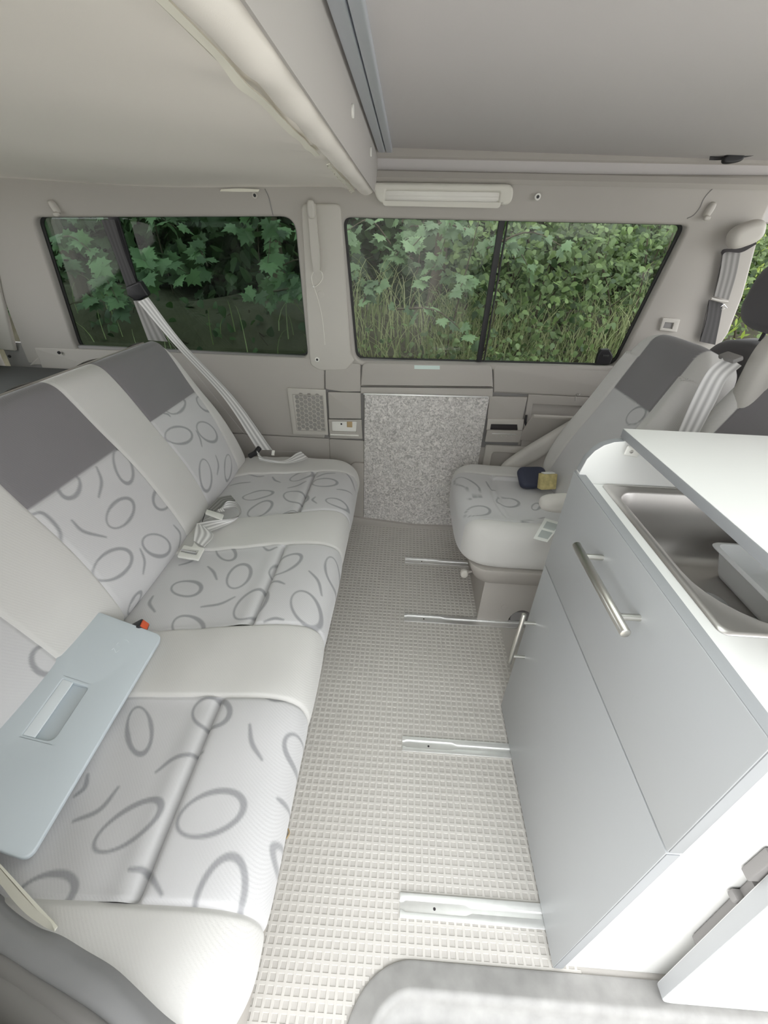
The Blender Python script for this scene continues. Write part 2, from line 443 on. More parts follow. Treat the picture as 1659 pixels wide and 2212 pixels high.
# round drain boss of the step
disc('drain_cap', Frame(P(1360, 2192, z=-.028), (1, 0, 0), (0, 1, 0)), .017, .004, 'step_plastic', step)
disc('drain_hole', Frame(P(1383, 2190, z=-.024), (1, 0, 0), (0, 1, 0)), .007, .004, 'dark_slot', step)

# far wall, upper part with two window openings -----------------------
w1 = up((70, 470), (636, 468), (665, 774), (168, 768)); w2 = up((739, 470), (1489, 487), (1332, 795), (768, 780))
h1, h2 = rpoly(w1, [.03, .05, .03, .06], 8), rpoly(w2, [.03, .025, .04, .035], 8)
top_v = FU.px(1100, 386)[1]
seamL = up((-40, 400), (4, 640), (82, 845))
out = [seamL[2], (-.9, -.035), (FU.px(1530, 775)[0], -.01)]+up((1575, 720), (1606, 640), (1652, 470))+[(FU.px(1690, 380)[0], top_v+.03), (-.2, top_v), (seamL[0][0], top_v-.012), seamL[1]]
wall = struct(plate('wall_far', out, FU, .035, 'trim', holes=(h1, h2), bev=.010, seg=4), 'grey moulded side wall of the van around the two far windows', 'wall')
# rear corner trims beside the tailgate
dp = up((-38, 400), (2, 640), (79, 845), n=.012)
ct = plate('corner_trim', [(dp[0][0], top_v-.012), (dp[1][0], dp[1][1]), (dp[2][0], -.03), (-1.80, -.02), (-1.80, top_v-.012)], FU.shift(.012), .02, 'trim_light', wall, bev=.006)
tabs = rpoly([FU.px(*q, .004) for q in ((84, 770), (168, 762), (120, 788), (62, 790))], .012)
plate('trim_tab', tabs, FU.shift(.004), .016, 'trim', wall, bev=.005)
for q in ((127, 762), (20, 770)): disc('clip', Frame(FU.pt(*FU.px(*q, .016), .018), FU.U, FU.V), .006, .006, 'black_plastic', wall)

# windows ---------------------------------------------------------------
def window(name, corners, rad, gl, label):
    w = thing(name, label, 'window'); w['kind'] = 'structure'
    c = np.mean(corners, 0); big = [tuple(c+(np.array(q)-c)*1.03) for q in corners]
    inn = [tuple(c+(np.array(q)-c)*.985) for q in corners]
    F_ = FU.shift(-.030)
    plate('rubber_seal', rpoly(big, [r_*1.1 for r_ in rad], 8), F_, .012, 'rubber', w, holes=(rpoly(inn, rad, 8),), bev=.004)
    plate('pane', rpoly(big, rad, 8), FU.shift(-.036), .004, gl, w, bev=.0005)
    return w
win1 = window('window_1', w1, [.03, .05, .03, .06], 'glass_privacy', 'rear side window with dark privacy glass above the bench')
win2 = window('window_2', w2, [.03, .025, .04, .035], 'glass', 'wide middle side window with black sliding divider')
def bar(name, a, b, w, F_, mat, parent, th=.012):
    a, b = np.array(a), np.array(b); d = b-a; d /= np.linalg.norm(d); n_ = np.array([-d[1], d[0]])*w/2
    return plate(name, [tuple(a-n_), tuple(a+n_), tuple(b+n_), tuple(b-n_)], F_, th, mat, parent, bev=.002)
bar('sliding_divider', FU.px(1088, 472), FU.px(1036, 786), .021, FU.shift(-.020), 'black_plastic', win2)
bar('divider_glazing_bead', FU.px(1099, 480), FU.px(1047, 784), .005, FU.shift(-.016), 'rubber', win2)
bar('window_post', FU.px(234, 466), FU.px(300, 680), .036, FU.shift(-.022), 'black_plastic', win1)

# pillar trim between the windows
F_ = FU.shift(.009)
pc = [F_.px(*q) for q in ((650, 440), (735, 440), (757, 765), (766, 779), (748, 800), (690, 801), (671, 789), (668, 765))]
pt = plate('pillar_trim', rpoly(pc, [.02, .02, .01, .004, .012, .012, .012, .012]), F_, .014, 'trim_light', wall, bev=.006, seg=4)

# far wall, lower part -----------------------------------------------------
wl = struct(plate('wall_far_lower', [(-1.7, -.02), (1.30, -.02), (1.30, .80), (-1.7, .80)], FW.shift(-.012), .02, 'trim_dark', bev=.001), 'lower side wall behind the grey trim panels', 'wall')
def panel(pts, n=0, th=.014, r=.006, mat='trim', parent=wl, holes=(), name='trim_panel', bev=.003):
    return plate(name, rpoly(pts, r) if r else pts, FW.shift(n), th, mat, parent, holes=holes, bev=bev, grow=.002)
xs = lambda x, y: FW.px(x, y)[0]; zs = lambda x, y: FW.px(x, y)[1]
zc = zs(640, 943)
panel([(-1.55, zc), (xs(700, 943), zc), (xs(700, 800), .795), (-1.55, .785)], bev=.006)
panel([(-1.55, 0), (xs(712, 1000), 0), (xs(710, 948), zc-.006), (-1.55, zc-.006)], n=-.003, bev=.005)
panel(wp((703, 782), (778, 786), (778, 845), (740, 846), (704, 840)), r=[.004, .012, .002, .02, .006])
panel([(xs(712, 950), zc-.006), (xs(712, 950), 0), (-.160, 0), (-.160, zc-.006)], n=-.002)
panel([(-.235, 0), (-.235, .30), (-.205, .335), (-.160, .335), (-.160, 0)], n=.012, r=[0, .01, .01, 0, 0])
panel(wp((784, 784), (1061, 789), (1064, 836), (780, 833)), n=.006, r=[.02, .02, .002, .002], bev=.006)
panel(wp((780, 837), (1064, 840), (1063, 856), (780, 849)), n=.003, r=.001)
zt = zs(1200, 856)
panel([(xs(1067, 850), zt+.004), (1.12, zt+.006), (1.12, .83), (xs(1067, 790), zs(1067, 790))], r=[.002, 0, 0, .02], bev=.006)
panel(wp((1058, 857), (1138, 859), (1128, 905), (1053, 904)), n=.002, r=.002)
# storage compartment frame with recess
hole = rpoly([(xs(1150, 872), zs(1150, 872)), (1.0, zs(1150, 872)), (1.0, .485), (xs(1140, 940), .485)], .006)
panel([(xs(1140, 864), zt), (1.12, zt), (1.12, .455), (xs(1128, 955), .455)], holes=(hole,), r=.002)
plate('compartment_back', [(xs(1150, 872)-.02, .46), (1.02, .46), (1.02, zt), (xs(1150, 872)-.02, zt)], FW.shift(-.0105), .003, 'trim', wl)
# lower pocket frame
hole = rpoly([(xs(1062, 975), zs(1062, 975)), (1.0, zs(1062, 975)), (1.0, .12), (xs(1052, 1010)+.01, .12)], .02)
panel([(xs(1050, 960), .456), (1.12, .456), (1.12, 0), (xs(1050, 960), 0)], holes=(hole,), r=[.01, 0, 0, 0], mat='trim_light', bev=.006, n=.006, th=.018)
plate('pocket_back', [(.36, .05), (1.05, .05), (1.05, .44), (.36, .44)], FW.shift(-.010), .002, 'trim', wl)
# kick strip where the wall meets the floor
panel([(-.26, -.003), (-.26, .05), (-.16, .035), (.1, .012), (.40, .020), (.40, -.003)], n=.03, th=.03, r=0, name='kick_strip')

# header above the windows: roof aperture frame, swept along the van
pf = [(1.676, 1.352), (1.668, 1.362), (1.672, 1.374), (1.700, 1.380), (1.712, 1.388), (1.715, 1.400), (1.700, 1.408), (1.690, 1.416), (1.688, 1.440), (1.690, 1.462)]
hz = FU.pt(0, top_v)
dy, dz = hz[1]-1.672-.002, hz[2]-1.374+.006
G = [[(xx, y_+dy, z_+dz+.012*xx) for y_, z_ in pf] for xx in np.linspace(-.14, 1.40, 20)]
hd = struct(grid('trim_2', G, 'trim', ang=40, thick=-.004), 'grey frame of the roof opening above the middle window', 'roof frame')

# roof: bed board, aluminium runners, padded rear ceiling -------------------
ZB = 1.452
HX0, HX1, HY0, HY1 = -.03, .62, .22, .715                       # added roof light, out of view, for extra light from above
rf = struct(plate('ceiling', [(-.085, -.12), (1.45, -.12), (1.45, 1.73), (-.085, 1.73)], FZ(ZB+.03), .03, 'roof_board', holes=(rpoly([(HX0, HY0), (HX1, HY0), (HX1, HY1), (HX0, HY1)], .05),), bev=.004), 'grey felt roof bed board above the kitchen side', 'ceiling')
struct(plate('roof_skin', [(-1.82, -.14), (1.48, -.14), (1.48, 1.76), (-1.82, 1.76)], FZ(1.53), .03, 'white_lam', holes=(rpoly([(HX0, HY0), (HX1, HY0), (HX1, HY1), (HX0, HY1)], .05),), bev=.006), 'outer roof skin of the van', 'roof')
box('roof_side', (-1.80, 1.70, 1.30), (1.3, 1.76, 1.49), 'roof_board', rf, bev=.005)
box('door_header', (-1.80, -.14, 1.38), (1.46, -.06, 1.45), 'trim', rf, bev=.01)
w3 = thing('added_skylight', 'added out-of-view roof light bringing extra daylight into the van', 'window'); w3['kind'] = 'structure'  # hatch added to brighten far seats and floor
plate('added_hatch_liner', rpoly([(HX0-.02, HY0-.02), (HX1+.02, HY0-.02), (HX1+.02, HY1+.02), (HX0-.02, HY1+.02)], .06), FZ(1.545), .062, 'white_lam', w3, holes=(rpoly([(HX0+.004, HY0+.004), (HX1-.004, HY0+.004), (HX1-.004, HY1-.004), (HX0+.004, HY1-.004)], .05),), bev=.004)
plate('pane', rpoly([(HX0-.015, HY0-.015), (HX1+.015, HY0-.015), (HX1+.015, HY1+.015), (HX0-.015, HY1+.015)], .055), FZ(1.551), .005, 'glass', w3, bev=.0005)
cl = thing('ceiling_rear', 'padded beige rear headliner with rolled edge', 'ceiling'); cl['kind'] = 'structure'
ys = np.linspace(-.12, 1.735, 120); xs_ = np.concatenate([np.linspace(-1.8, -.5, 40), np.linspace(-.49, -.186, 50), [-.178, -.168]])
rn = np.random.default_rng(3); bumps = [(rn.uniform(.5, 1.7), rn.uniform(.02, .10), rn.uniform(.003, .009)) for _ in range(16)]
def edge_wave(y_): return sum(a_*math.exp(-((y_-c_)/w_)**2) for c_, w_, a_ in bumps)
G = []
for y_ in ys:
    row = []
    for x_ in xs_:
        d = max(0, -.186-x_); z_ = 1.352+max(0, x_+.186)*.6-.012*math.sin(math.pi*min(1, d/1.6))
        z_ += .004*math.sin(7*x_+3*y_)*math.sin(5*y_+1)+.003*math.sin(11*y_-6*x_)
        z_ -= .016*math.exp(-(d/.05)**2)*(edge_wave(y_)/.014-.4)
        z_ -= .020*max(0, (y_-1.66)/.075)**2
        row.append((x_, y_, z_))
    G.append(row)
grid('headliner_panel', G, 'headliner', cl, ang=80)
# padded roll along the edge
G = []
for y_ in np.linspace(-.12, 1.70, 140):
    wv = edge_wave(y_)*.5; row = []
    for k, t in enumerate(np.linspace(0, 1, 16)):
        x_ = -.188+t*.066; z_ = 1.366-(.036-wv*(1-t))*math.sin(math.pi*(.10+.75*t))**.8+.0012*math.sin(40*y_+3*t)
        row.append((x_, y_, z_))
    G.append(row)
grid('padded_roll', G, 'headliner', cl, ang=80)
# ragged lining edge peeping from the seam
L, R = [], []
for y_ in np.linspace(.42, 1.64, 90):
    e = edge_wave(y_); L.append((-.1905-.25*e, y_, 1.3405-.4*e)); R.append((-.183, y_, 1.342-.3*e))
ribbon('lining_edge', L[:46], R[:46], 'cream', cl, n=90, thick=.002)
ribbon('lining_edge', [(a[0]+.002*math.sin(i*1.7), a[1], a[2]+.002*math.sin(i*2.3)) for i, a in enumerate(L[54:])], R[54:], 'cream', cl, n=70, thick=.002)
# side face of the ceiling box
G = [[(-.123+.010*math.sin(math.pi*t)*.6+(.004 if t > .95 else 0), y_, 1.338+t*(ZB-1.338)) for t in np.linspace(0, 1, 14)] for y_ in np.linspace(-.12, 1.712, 20)]
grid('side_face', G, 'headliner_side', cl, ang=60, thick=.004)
for q in ((762, 240), (801, 328)):
    p = P(*q, x=-.1155); disc('screw_cap', Frame(p+np.array([.002, 0, 0]), (0, 1, 0), (0, 0, 1)), .010, .004, 'white_plastic', cl)
grid('felt_strip', [[(x_, y_, ZB-.001) for x_ in (-.125, -.112)] for y_ in (-.12, 1.71)], 'roof_board', cl, thick=.003)
for i, (xa, xb) in enumerate(((-.116, -.0935), (-.091, -.072))):
    rl = box('roof_runner', (xa, -.12, ZB-.012), (xb, 1.718, ZB+.004), 'alu_satin', None, bev=.003, seg=3)
    tag(rl, 'aluminium roof runner next to the beige headliner edge' if i == 0 else 'aluminium roof runner along the edge of the grey felt board', 'rail', 'aluminium runners under the roof')

# rear and near-side shell -----------------------------------------------------
FR = Frame((-1.74, 0, 0), (0, 1, 0), (0, 0, 1))
FN = Frame((0, .02, 0), (-1, 0, 0), (0, 0, 1))
wf = struct(plate('wall_near_front', [(-2.2, 0), (-.98, 0), (-1.04, 1.36), (-2.0, 1.36)], FN, .03, 'trim', holes=(rpoly([(-2.0, .80), (-1.15, .80), (-1.18, 1.24), (-1.85, 1.24)], .05),)), 'near side front door wall of the cab', 'wall')
struct(plate('wall_rear', [(0, 0), (1.8, 0), (1.8, 1.36), (0, 1.36)], FR, .03, 'trim', holes=(rpoly([(.3, .80), (1.5, .80), (1.45, 1.25), (.35, 1.25)], .06),)), 'tailgate wall at the rear of the van', 'wall')
wn_hole = rpoly([(.75, .80), (1.6, .80), (1.55, 1.24), (.75, 1.24)], .05)
wn = struct(plate('wall_near', [(.26, 0), (1.76, 0), (1.76, 1.36), (.34, 1.36)], FN, .03, 'trim', holes=(wn_hole,)), 'near side wall of the van behind the sliding door', 'wall')
plate('pane', wn_hole, FN.shift(-.012), .004, 'glass_privacy', wn, grow=.01, bev=.0005)
sh = box('parcel_shelf', (-1.72, .25, .60), (-1.02, 1.74, .715), 'shelf_dark', bev=.01)
tag(sh, 'dark grey load cover shelf behind the bench backrest', 'shelf')
# front door (only its rear edge shows)
fd = struct(box('door_1', (1.24, 1.70, 0), (2.3, 1.78, .86), 'trim_dark', bev=.02), 'front door panel beyond the belt pillar', 'door')
box('door_sill_cap', (1.26, 1.66, .84), (2.3, 1.79, .875), 'trim', fd, bev=.012)

# entry pillar trim at the near left -----------------------------------------
tr = thing('trim_3', 'worn grey door post trim with rubber seal in the near corner', 'trim'); tr['kind'] = 'structure'
rows = [[(-70, 1900), (0, 1962), (70, 2010), (125, 2030), (180, 2064), (250, 2108), (320, 2175), (390, 2265)],
        [(-70, 1925), (0, 1985), (65, 2030), (115, 2052), (170, 2085), (235, 2125), (300, 2190), (370, 2280)],
        [(-80, 1985), (0, 2045), (60, 2085), (105, 2112), (155, 2142), (205, 2172), (265, 2225), (330, 2300)],
        [(-90, 2040), (0, 2095), (50, 2125), (90, 2152), (130, 2178), (170, 2208), (230, 2255), (300, 2320)]]
rows += [[(-100, 2120), (0, 2165), (50, 2195), (90, 2222), (130, 2250), (170, 2280), (230, 2330), (300, 2400)], [(-120, 2300), (0, 2330), (50, 2360), (90, 2390), (130, 2420), (170, 2450), (230, 2500), (300, 2560)]]
zz = [.420, .434, .440, .436, .438, .43]
R3 = [catmull([P(*q, z=z_) for q in r_], 40) for r_, z_ in zip(rows, zz)]
G = np.array([catmull([R3[k][i] for k in range(6)], 20) for i in range(40)])
down = np.array([[g[0]+np.array([-.006, .012, -.02-.05*k]) for k in range(4, -1, -1)] for g in G])
grid('post_trim', np.concatenate([down, G], 1), 'post_plastic', tr, ang=70, thick=-.003)
sealp = [P(*q, z=.442) for q in ((-90, 2045), (0, 2098), (60, 2138), (120, 2175), (190, 2222), (260, 2280))]
tube('door_seal', sealp, .011, 'trim_dark', tr, n=40, seg=12)
sealp = [P(*q, z=.436) for q in ((-90, 2110), (0, 2150), (60, 2190), (120, 2235), (200, 2300))]
tube('door_seal', sealp, .020, 'trim_dark', tr, n=40, seg=12)
# pale inner moulding
Lp = [P(*q, z=.43) for q in ((-60, 1800), (0, 1868), (40, 1915), (80, 1958), (112, 1985), (125, 2001))]
Rp = [P(*q, z=.425) for q in ((-70, 1835), (0, 1902), (35, 1945), (62, 1972), (95, 1994), (124, 2004))]
ribbon('inner_moulding', Lp, Rp, 'cream', tr, n=30, thick=.004)

# ================================================================== FLOOR RAILS
def rail(yc, label, x1=1.02, w=.042):
    t = thing('floor_rail', label, 'floor rail', 'aluminium seat rails let into the floor')
    x0 = .058
    box('channel', (x0, yc-w/2+.002, -.001), (x1, yc+w/2-.002, .0006), 'alu', t, bev=.0003)
    for s in (1, -1):
        q = [(x0, s*w/2), (x1, s*w/2), (x1, s*.0055), (x0+.155, s*.0055), (x0+.140, s*.0105), (x0+.012, s*.0105), (x0+.006, s*.007), (x0, s*.007)]
        plate('flange', [(a, yc+b) for a, b in (q if s < 0 else q[::-1])], FZ(.0038), .0034, 'alu', t, bev=.0008)
    disc('locating_hole', Frame((x0+.075, yc-.002, .0009), (1, 0, 0), (0, 1, 0)), .003, .0006, 'dark_slot', t, n=12, bev=.0001)
    return t
rail(1.480, 'aluminium floor rail farthest from the step, reaching under the single seat')
rail(1.135, 'aluminium floor rail touching the near edge of the single seat base')
rail(.653, 'aluminium floor rail running under the middle of the kitchen cabinet')
rail(.306, 'aluminium floor rail nearest the entry step, spotted with dirt')

# ================================================================== REAR BENCH
bench = thing('rear_bench', 'grey three-seat bench with oval pattern upholstery and dark top blocks', 'bench')
ZS = .405
c5, c6 = crop(2.07375, 0, 700), crop(2.212, 0, 1300)
s2 = lambda p: tuple(P(*p, z=ZS)[:2])
seat_rings = [(s2(c5(*a)), s2(c5(*b)), s2(c5(*c))) for a, b, c in (
    ((1155, 760), (1222, 750), (1155, 778)), ((1325, 775), (1380, 785), (1320, 800)), ((1165, 825), (1215, 795), (1185, 845)),
    ((1350, 680), (1400, 668), (1350, 697)), ((1455, 715), (1510, 710), (1460, 732)), ((1510, 797), (1560, 800), (1510, 813)),
    ((833, 1177), (900, 1175), (835, 1213)), ((1070, 1125), (1110, 1080), (1105, 1150)), ((1010, 1015), (1055, 1030), (1010, 1052)),
    ((1125, 1255), (1195, 1205), (1150, 1300)), ((1280, 1080), (1350, 1045), (1290, 1110)), ((1370, 1265), (1430, 1310), (1400, 1215)),
    ((1490, 1075), (1505, 1125), (1520, 1055)), ((840, 1350), (910, 1355), (840, 1300)))]
seat_rings += [(s2(c6(*a)), s2(c6(*b)), s2(c6(*c))) for a, b, c in (
    ((663, 605), (668, 722), (722, 605)), ((1010, 530), (1100, 530), (1010, 605)), ((615, 1065), (760, 955), (675, 1110)),
    ((1010, 1015), (1160, 950), (1040, 1105)), ((1045, 1420), (1115, 1215), (1145, 1440)), ((215, 1390), (355, 1350), (205, 1300)), ((1430, 660), (1440, 735), (1355, 665)))]
seat_strokes = [[s2(c5(*q)) for q in s_] for s_ in (
    ((1030, 715), (1075, 705), (1120, 703)), ((1110, 670), (1150, 678), (1180, 675)), ((1220, 680), (1232, 695), (1255, 705)), ((1290, 733), (1340, 722), (1370, 708)),
    ((1420, 692), (1455, 678), (1500, 672)), ((1545, 660), (1570, 675), (1590, 700)), ((1510, 740), (1575, 730)), ((1412, 780), (1400, 793), (1418, 808)), ((1270, 848), (1305, 838), (1345, 840)),
    ((930, 1080), (955, 1105), (970, 1140)), ((900, 1260), (980, 1250), (1050, 1218)), ((680, 1205), (665, 1240), (690, 1280)), ((1385, 1110), (1425, 1145), (1440, 1195)),
    ((1210, 1160), (1245, 1160), (1275, 1172)), ((800, 1068), (850, 1055), (890, 1035)), ((1185, 1338), (1230, 1325), (1270, 1328)), ((1180, 1000), (1205, 1015), (1240, 1003)), ((1300, 993), (1350, 983), (1400, 985)))]
seat_strokes += [[s2(c6(*q)) for q in s_] for s_ in (
    ((745, 810), (840, 745), (970, 725)), ((345, 1040), (470, 990), (560, 880)), ((1195, 595), (1205, 680), (1250, 750)), ((620, 1280), (700, 1290), (775, 1400)),
    ((1320, 905), (1370, 910)), ((1270, 455), (1310, 468), (1360, 458)), ((415, 820), (400, 880), (350, 920)), ((1335, 1080), (1290, 1130), (1305, 1230)))]

def fit(pts):
    q = np.array([P(*p, z=ZS)[:2] for p in pts]); k = np.polyfit(q[:, 0], q[:, 1], 1); return lambda xx: np.polyval(k, np.maximum(xx, -.66))
bounds = [lambda xx: 1.655+0*xx, fit(((521, 1023), (675, 1021), (760, 1017))), fit(((526, 1117), (641, 1107), (745, 1098))), fit(((453, 1187), (612, 1175), (723, 1172))),
          fit(((323, 1360), (535, 1351), (680, 1344))), fit(((271, 1504), (475, 1504), (655, 1508))), fit(((60, 1938), (316, 1955), (570, 1965))), lambda xx: .045+0*xx]
prof = resample([(-.70, .37), (-.655, .395), (-.60, .403), (-.50, .405), (-.40, .408), (-.335, .408), (-.28, .408), (-.235, .404), (-.20, .393), (-.175, .372), (-.163, .335), (-.166, .295), (-.18, .265), (-.21, .258)], .0026)
pn = np.gradient(prof, axis=0); pn = np.stack([-pn[:, 1], pn[:, 0]], 1); pn /= np.linalg.norm(pn, axis=1, keepdims=True)
ss = np.r_[0, np.cumsum(np.linalg.norm(np.diff(prof, axis=0), axis=1))]
groove = np.exp(-(np.abs(prof[:, 0]+.336)/.0055)**1.3)*(prof[:, 1] > .38)
rear = 1/(1+np.exp((prof[:, 0]+.336)/.006))*(prof[:, 1] > .36)
YF, YN = 1.655, .045
for i in range(7):
    pat = i in (1, 3, 5); X = prof[:, 0]
    ya, yb = bounds[i](X), bounds[i+1](X); n = max(6, int(abs(np.mean(ya-yb))/.0026))
    G = np.zeros((n, len(prof), 3)); tt = np.linspace(0, 1, n)
    for j, t in enumerate(tt):
        yy = ya*(1-t)+yb*t; d = np.minimum(yy-yb, ya-yy)
        if i == 0: d = np.minimum(d, yy-yb)*0+(yy-yb)
        if i == 6: d = ya-yy
        dn = -.0045*np.exp(-(d/.004)**2)+.003*(1-np.exp(-d/.02))
        if pat: dn = dn-.019*groove*(1-np.exp(-d/.004))-.008*rear*(1-np.exp(-d/.008))+.004*np.exp(-((X+.36)/.02)**2)
        wr = .0016*np.sin(38*yy+60*X)*np.exp(-((X+.55)/.12)**2)+.0012*np.sin(17*yy-25*X)
        dn = dn+wr
        px_ = X+pn[:, 0]*dn; pz_ = prof[:, 1]+pn[:, 1]*dn
        # rounded ends of the cushion
        for ye, r1, r2, sg in ((YF, .075, .03, 1), (YN, .10, .03, -1)):
            e = np.clip((yy-(ye-sg*r1))*sg, 0, r1*.999); px_ = px_-(r1-np.sqrt(r1*r1-e*e))*np.clip((X+.40)/.2, 0, 1)
            e = np.clip((yy-(ye-sg*r2))*sg, 0, r2*.999); pz_ = pz_-(r2-np.sqrt(r2*r2-e*e))
        G[j, :, 0], G[j, :, 1], G[j, :, 2] = px_, yy, pz_
    at = {'zone': np.full(G.shape[:2], 1. if pat else 0.)}
    if pat: at['motif'] = motif(G[:, :, :2].reshape(-1, 2), seat_rings, seat_strokes)
    if i in (0, 6):          # close the end down to the seat base
        e = G[0:1].copy() if i == 0 else G[-1:].copy(); e[:, :, 2] = np.minimum(e[:, :, 2], .27); e[:, :, 1] += .004 if i == 0 else -.004
        G = np.concatenate([e, G], 0) if i == 0 else np.concatenate([G, e], 0); at = {'zone': np.zeros(G.shape[:2])}
    so = grid('seat_panel', G, 'fabric', bench, at, ang=80, flip=False)
    if pat: so['label'] = 'seat panel woven with ovals and strokes'
# seat box below
bm = bmesh.new(); box_bm(bm, (-.66, .09, 0), (-.215, 1.63, .265), bev=.01)
bmesh.ops.recalc_face_normals(bm, faces=bm.faces[:])
link('seat_box', bm_mesh(bm), 'trim', bench)
box('front_rail', (-.218, .10, .225), (-.190, 1.62, .262), 'trim_dark', bench, bev=.006)

# backrest
VB = np.array([-.25, 0, .48]); FB = Frame((-.652, 0, .402), (0, 1, 0), VB); LB = float(np.linalg.norm(VB))
b2 = lambda p: FB.px(*p)
def bfit(pts):
    q = np.array([b2(p) for p in pts]); k = np.polyfit(q[:, 1], q[:, 0], 1); return lambda h: np.polyval(k, h)
bb = [bfit(((378, 775), (450, 868), (532, 978))), bfit(((356, 745), (410, 850), (512, 1003))), bfit(((224, 792), (323, 917), (448, 1086))), bfit(((125, 830), (243, 977), (405, 1153))),
      bfit(((0, 1047), (46, 1107), (277, 1332))), bfit(((0, 1346), (116, 1428))), None, None]
bb[6] = lambda h, f=bb[5]: f(h)-.33; bb[7] = lambda h, f=bb[5]: f(h)-.44
back_rings = [(b2(c5(*a)), b2(c5(*b)), b2(c5(*c))) for a, b, c in (
    ((780, 510), (836, 512), (780, 549)), ((905, 495), (942, 535), (932, 478)), ((900, 685), (913, 754), (927, 685)), ((1008, 648), (1010, 705), (1026, 650)),
    ((768, 372), (808, 355), (775, 410)), ((893, 368), (912, 402), (868, 372)), ((525, 650), (545, 728), (562, 643)), ((284, 735), (290, 793), (330, 725)),
    ((510, 860), (558, 803), (548, 892)), ((706, 790), (660, 797), (706, 842)), ((682, 1000), (715, 1045), (741, 988)), ((480, 1088), (560, 1050), (500, 1145)), ((606, 1248), (630, 1205), (622, 1262)), ((180, 1515), (130, 1560), (230, 1560)))]
back_strokes = [[b2(c5(*q)) for q in s_] for s_ in (
    ((855, 490), (872, 525), (880, 560)), ((945, 600), (958, 640), (955, 682)), ((715, 410), (730, 415), (740, 425)), ((405, 655), (425, 720), (412, 790)), ((290, 895), (340, 945), (440, 970)),
    ((120, 862), (170, 862), (230, 930), (250, 1000)), ((600, 1020), (625, 1070), (625, 1125)), ((760, 910), (795, 945), (800, 1000)))]
hA = np.mean([b2((323, 917))[1], b2((410, 850))[1]]); hB = np.mean([b2((46, 1107))[1], b2((243, 977))[1]])
bp = resample([(-.02, -.03), (.0, -.004), (.04, .010), (.12, .020), (.24, .022), (.38, .012), (.47, .004), (.515, -.004), (.540, -.022), (.548, -.045), (.545, -.07)], .003)   # (h, n)
for i in range(7):
    pat = i in (1, 3, 5); hh = bp[:, 0]; ya, yb = bb[i](hh), bb[i+1](hh); n = max(6, int(abs(np.mean(ya-yb))/.003))
    G = np.zeros((n, len(bp), 3)); D = np.zeros((n, len(bp))); UVv = np.zeros((n, len(bp), 2))
    hd_ = hA if i == 1 else hB
    for j, t in enumerate(np.linspace(0, 1, n)):
        yy = ya*(1-t)+yb*t; d = np.minimum(yy-yb, ya-yy)
        if i == 0: d = yy-yb
        if i == 6: d = ya-yy
        dn = -.004*np.exp(-(d/.004)**2)+.004*(1-np.exp(-d/.03))
        if pat: dn = dn-.003*np.exp(-((hh-hd_)/.004)**2)
        dn = dn+.0014*np.sin(14*yy+22*hh)
        if i == 0:
            w_ = ya-yb; e = np.clip((t-.45)/.55, 0, 1) if False else np.clip((.5-t)/.5, 0, .999); dn = dn-.045*(1-np.sqrt(1-e*e))
            cut = np.clip((hh-.44)/.10, 0, 1); yy = yy-(1-t)*.05*cut**2
        if i == 6: e = np.clip((t-.5)/.5, 0, .999); dn = dn-.045*(1-np.sqrt(1-e*e))
        nn = bp[:, 1]+dn
        G[j] = FB.o+hh[:, None]*FB.V+nn[:, None]*FB.N+yy[:, None]*FB.U
        D[j] = np.clip((hh-hd_)/.002+.5, 0, 1) if pat else 0; UVv[j, :, 0] = yy; UVv[j, :, 1] = hh
    at = {'zone': np.full(D.shape, 1. if pat else 0.), 'dark': D}
    if pat: at['motif'] = motif(UVv.reshape(-1, 2), back_rings, back_strokes)
    if i == 0:
        e = G[0:1]-FB.N*.06; G = np.concatenate([e, G], 0); at = {k: np.concatenate([v[0:1], v], 0) for k, v in at.items()}
    bo = grid('backrest_panel', G, 'fabric', bench, at, ang=80)
    if pat: bo['label'] = 'backrest panel with oval pattern and dark top block'
y_far, y_near = float(bb[0](.3)), float(bb[7](.3))
box('back_shell', (y_near+.02, .0, -.13), (y_far-.03, LB-.02, -.04), 'trim_dark', bench, F=FB, bev=.02)
Lp, Rp = [], []
for k in range(40):
    t = k/39; yy = y_far-.05-(y_far-.1-y_near)*t; b_ = .004*(math.sin(k*.9) > .6)
    Lp.append(FB.pt(yy, LB+.004+b_, -.045)); Rp.append(FB.pt(yy, LB-.004+b_, -.10))
ribbon('top_piping', Lp, Rp, 'trim', bench, n=80, thick=.008)

# red release buckle between the seat panels
bk = thing('belt_buckle', 'black belt buckle with red release button beside the pale blue board', 'buckle')
p0 = P(300, 1358, z=.425); FBk = Frame(p0, P(322, 1346, z=.44)-p0, (0, 0, 1))
box('housing', (-.035, -.012, -.013), (.018, .014, .013), 'black_plastic', bk, F=FBk, bev=.004)
box('release_button', (.016, -.008, -.009), (.021, .011, .010), 'red_plastic', bk, F=FBk, bev=.002)

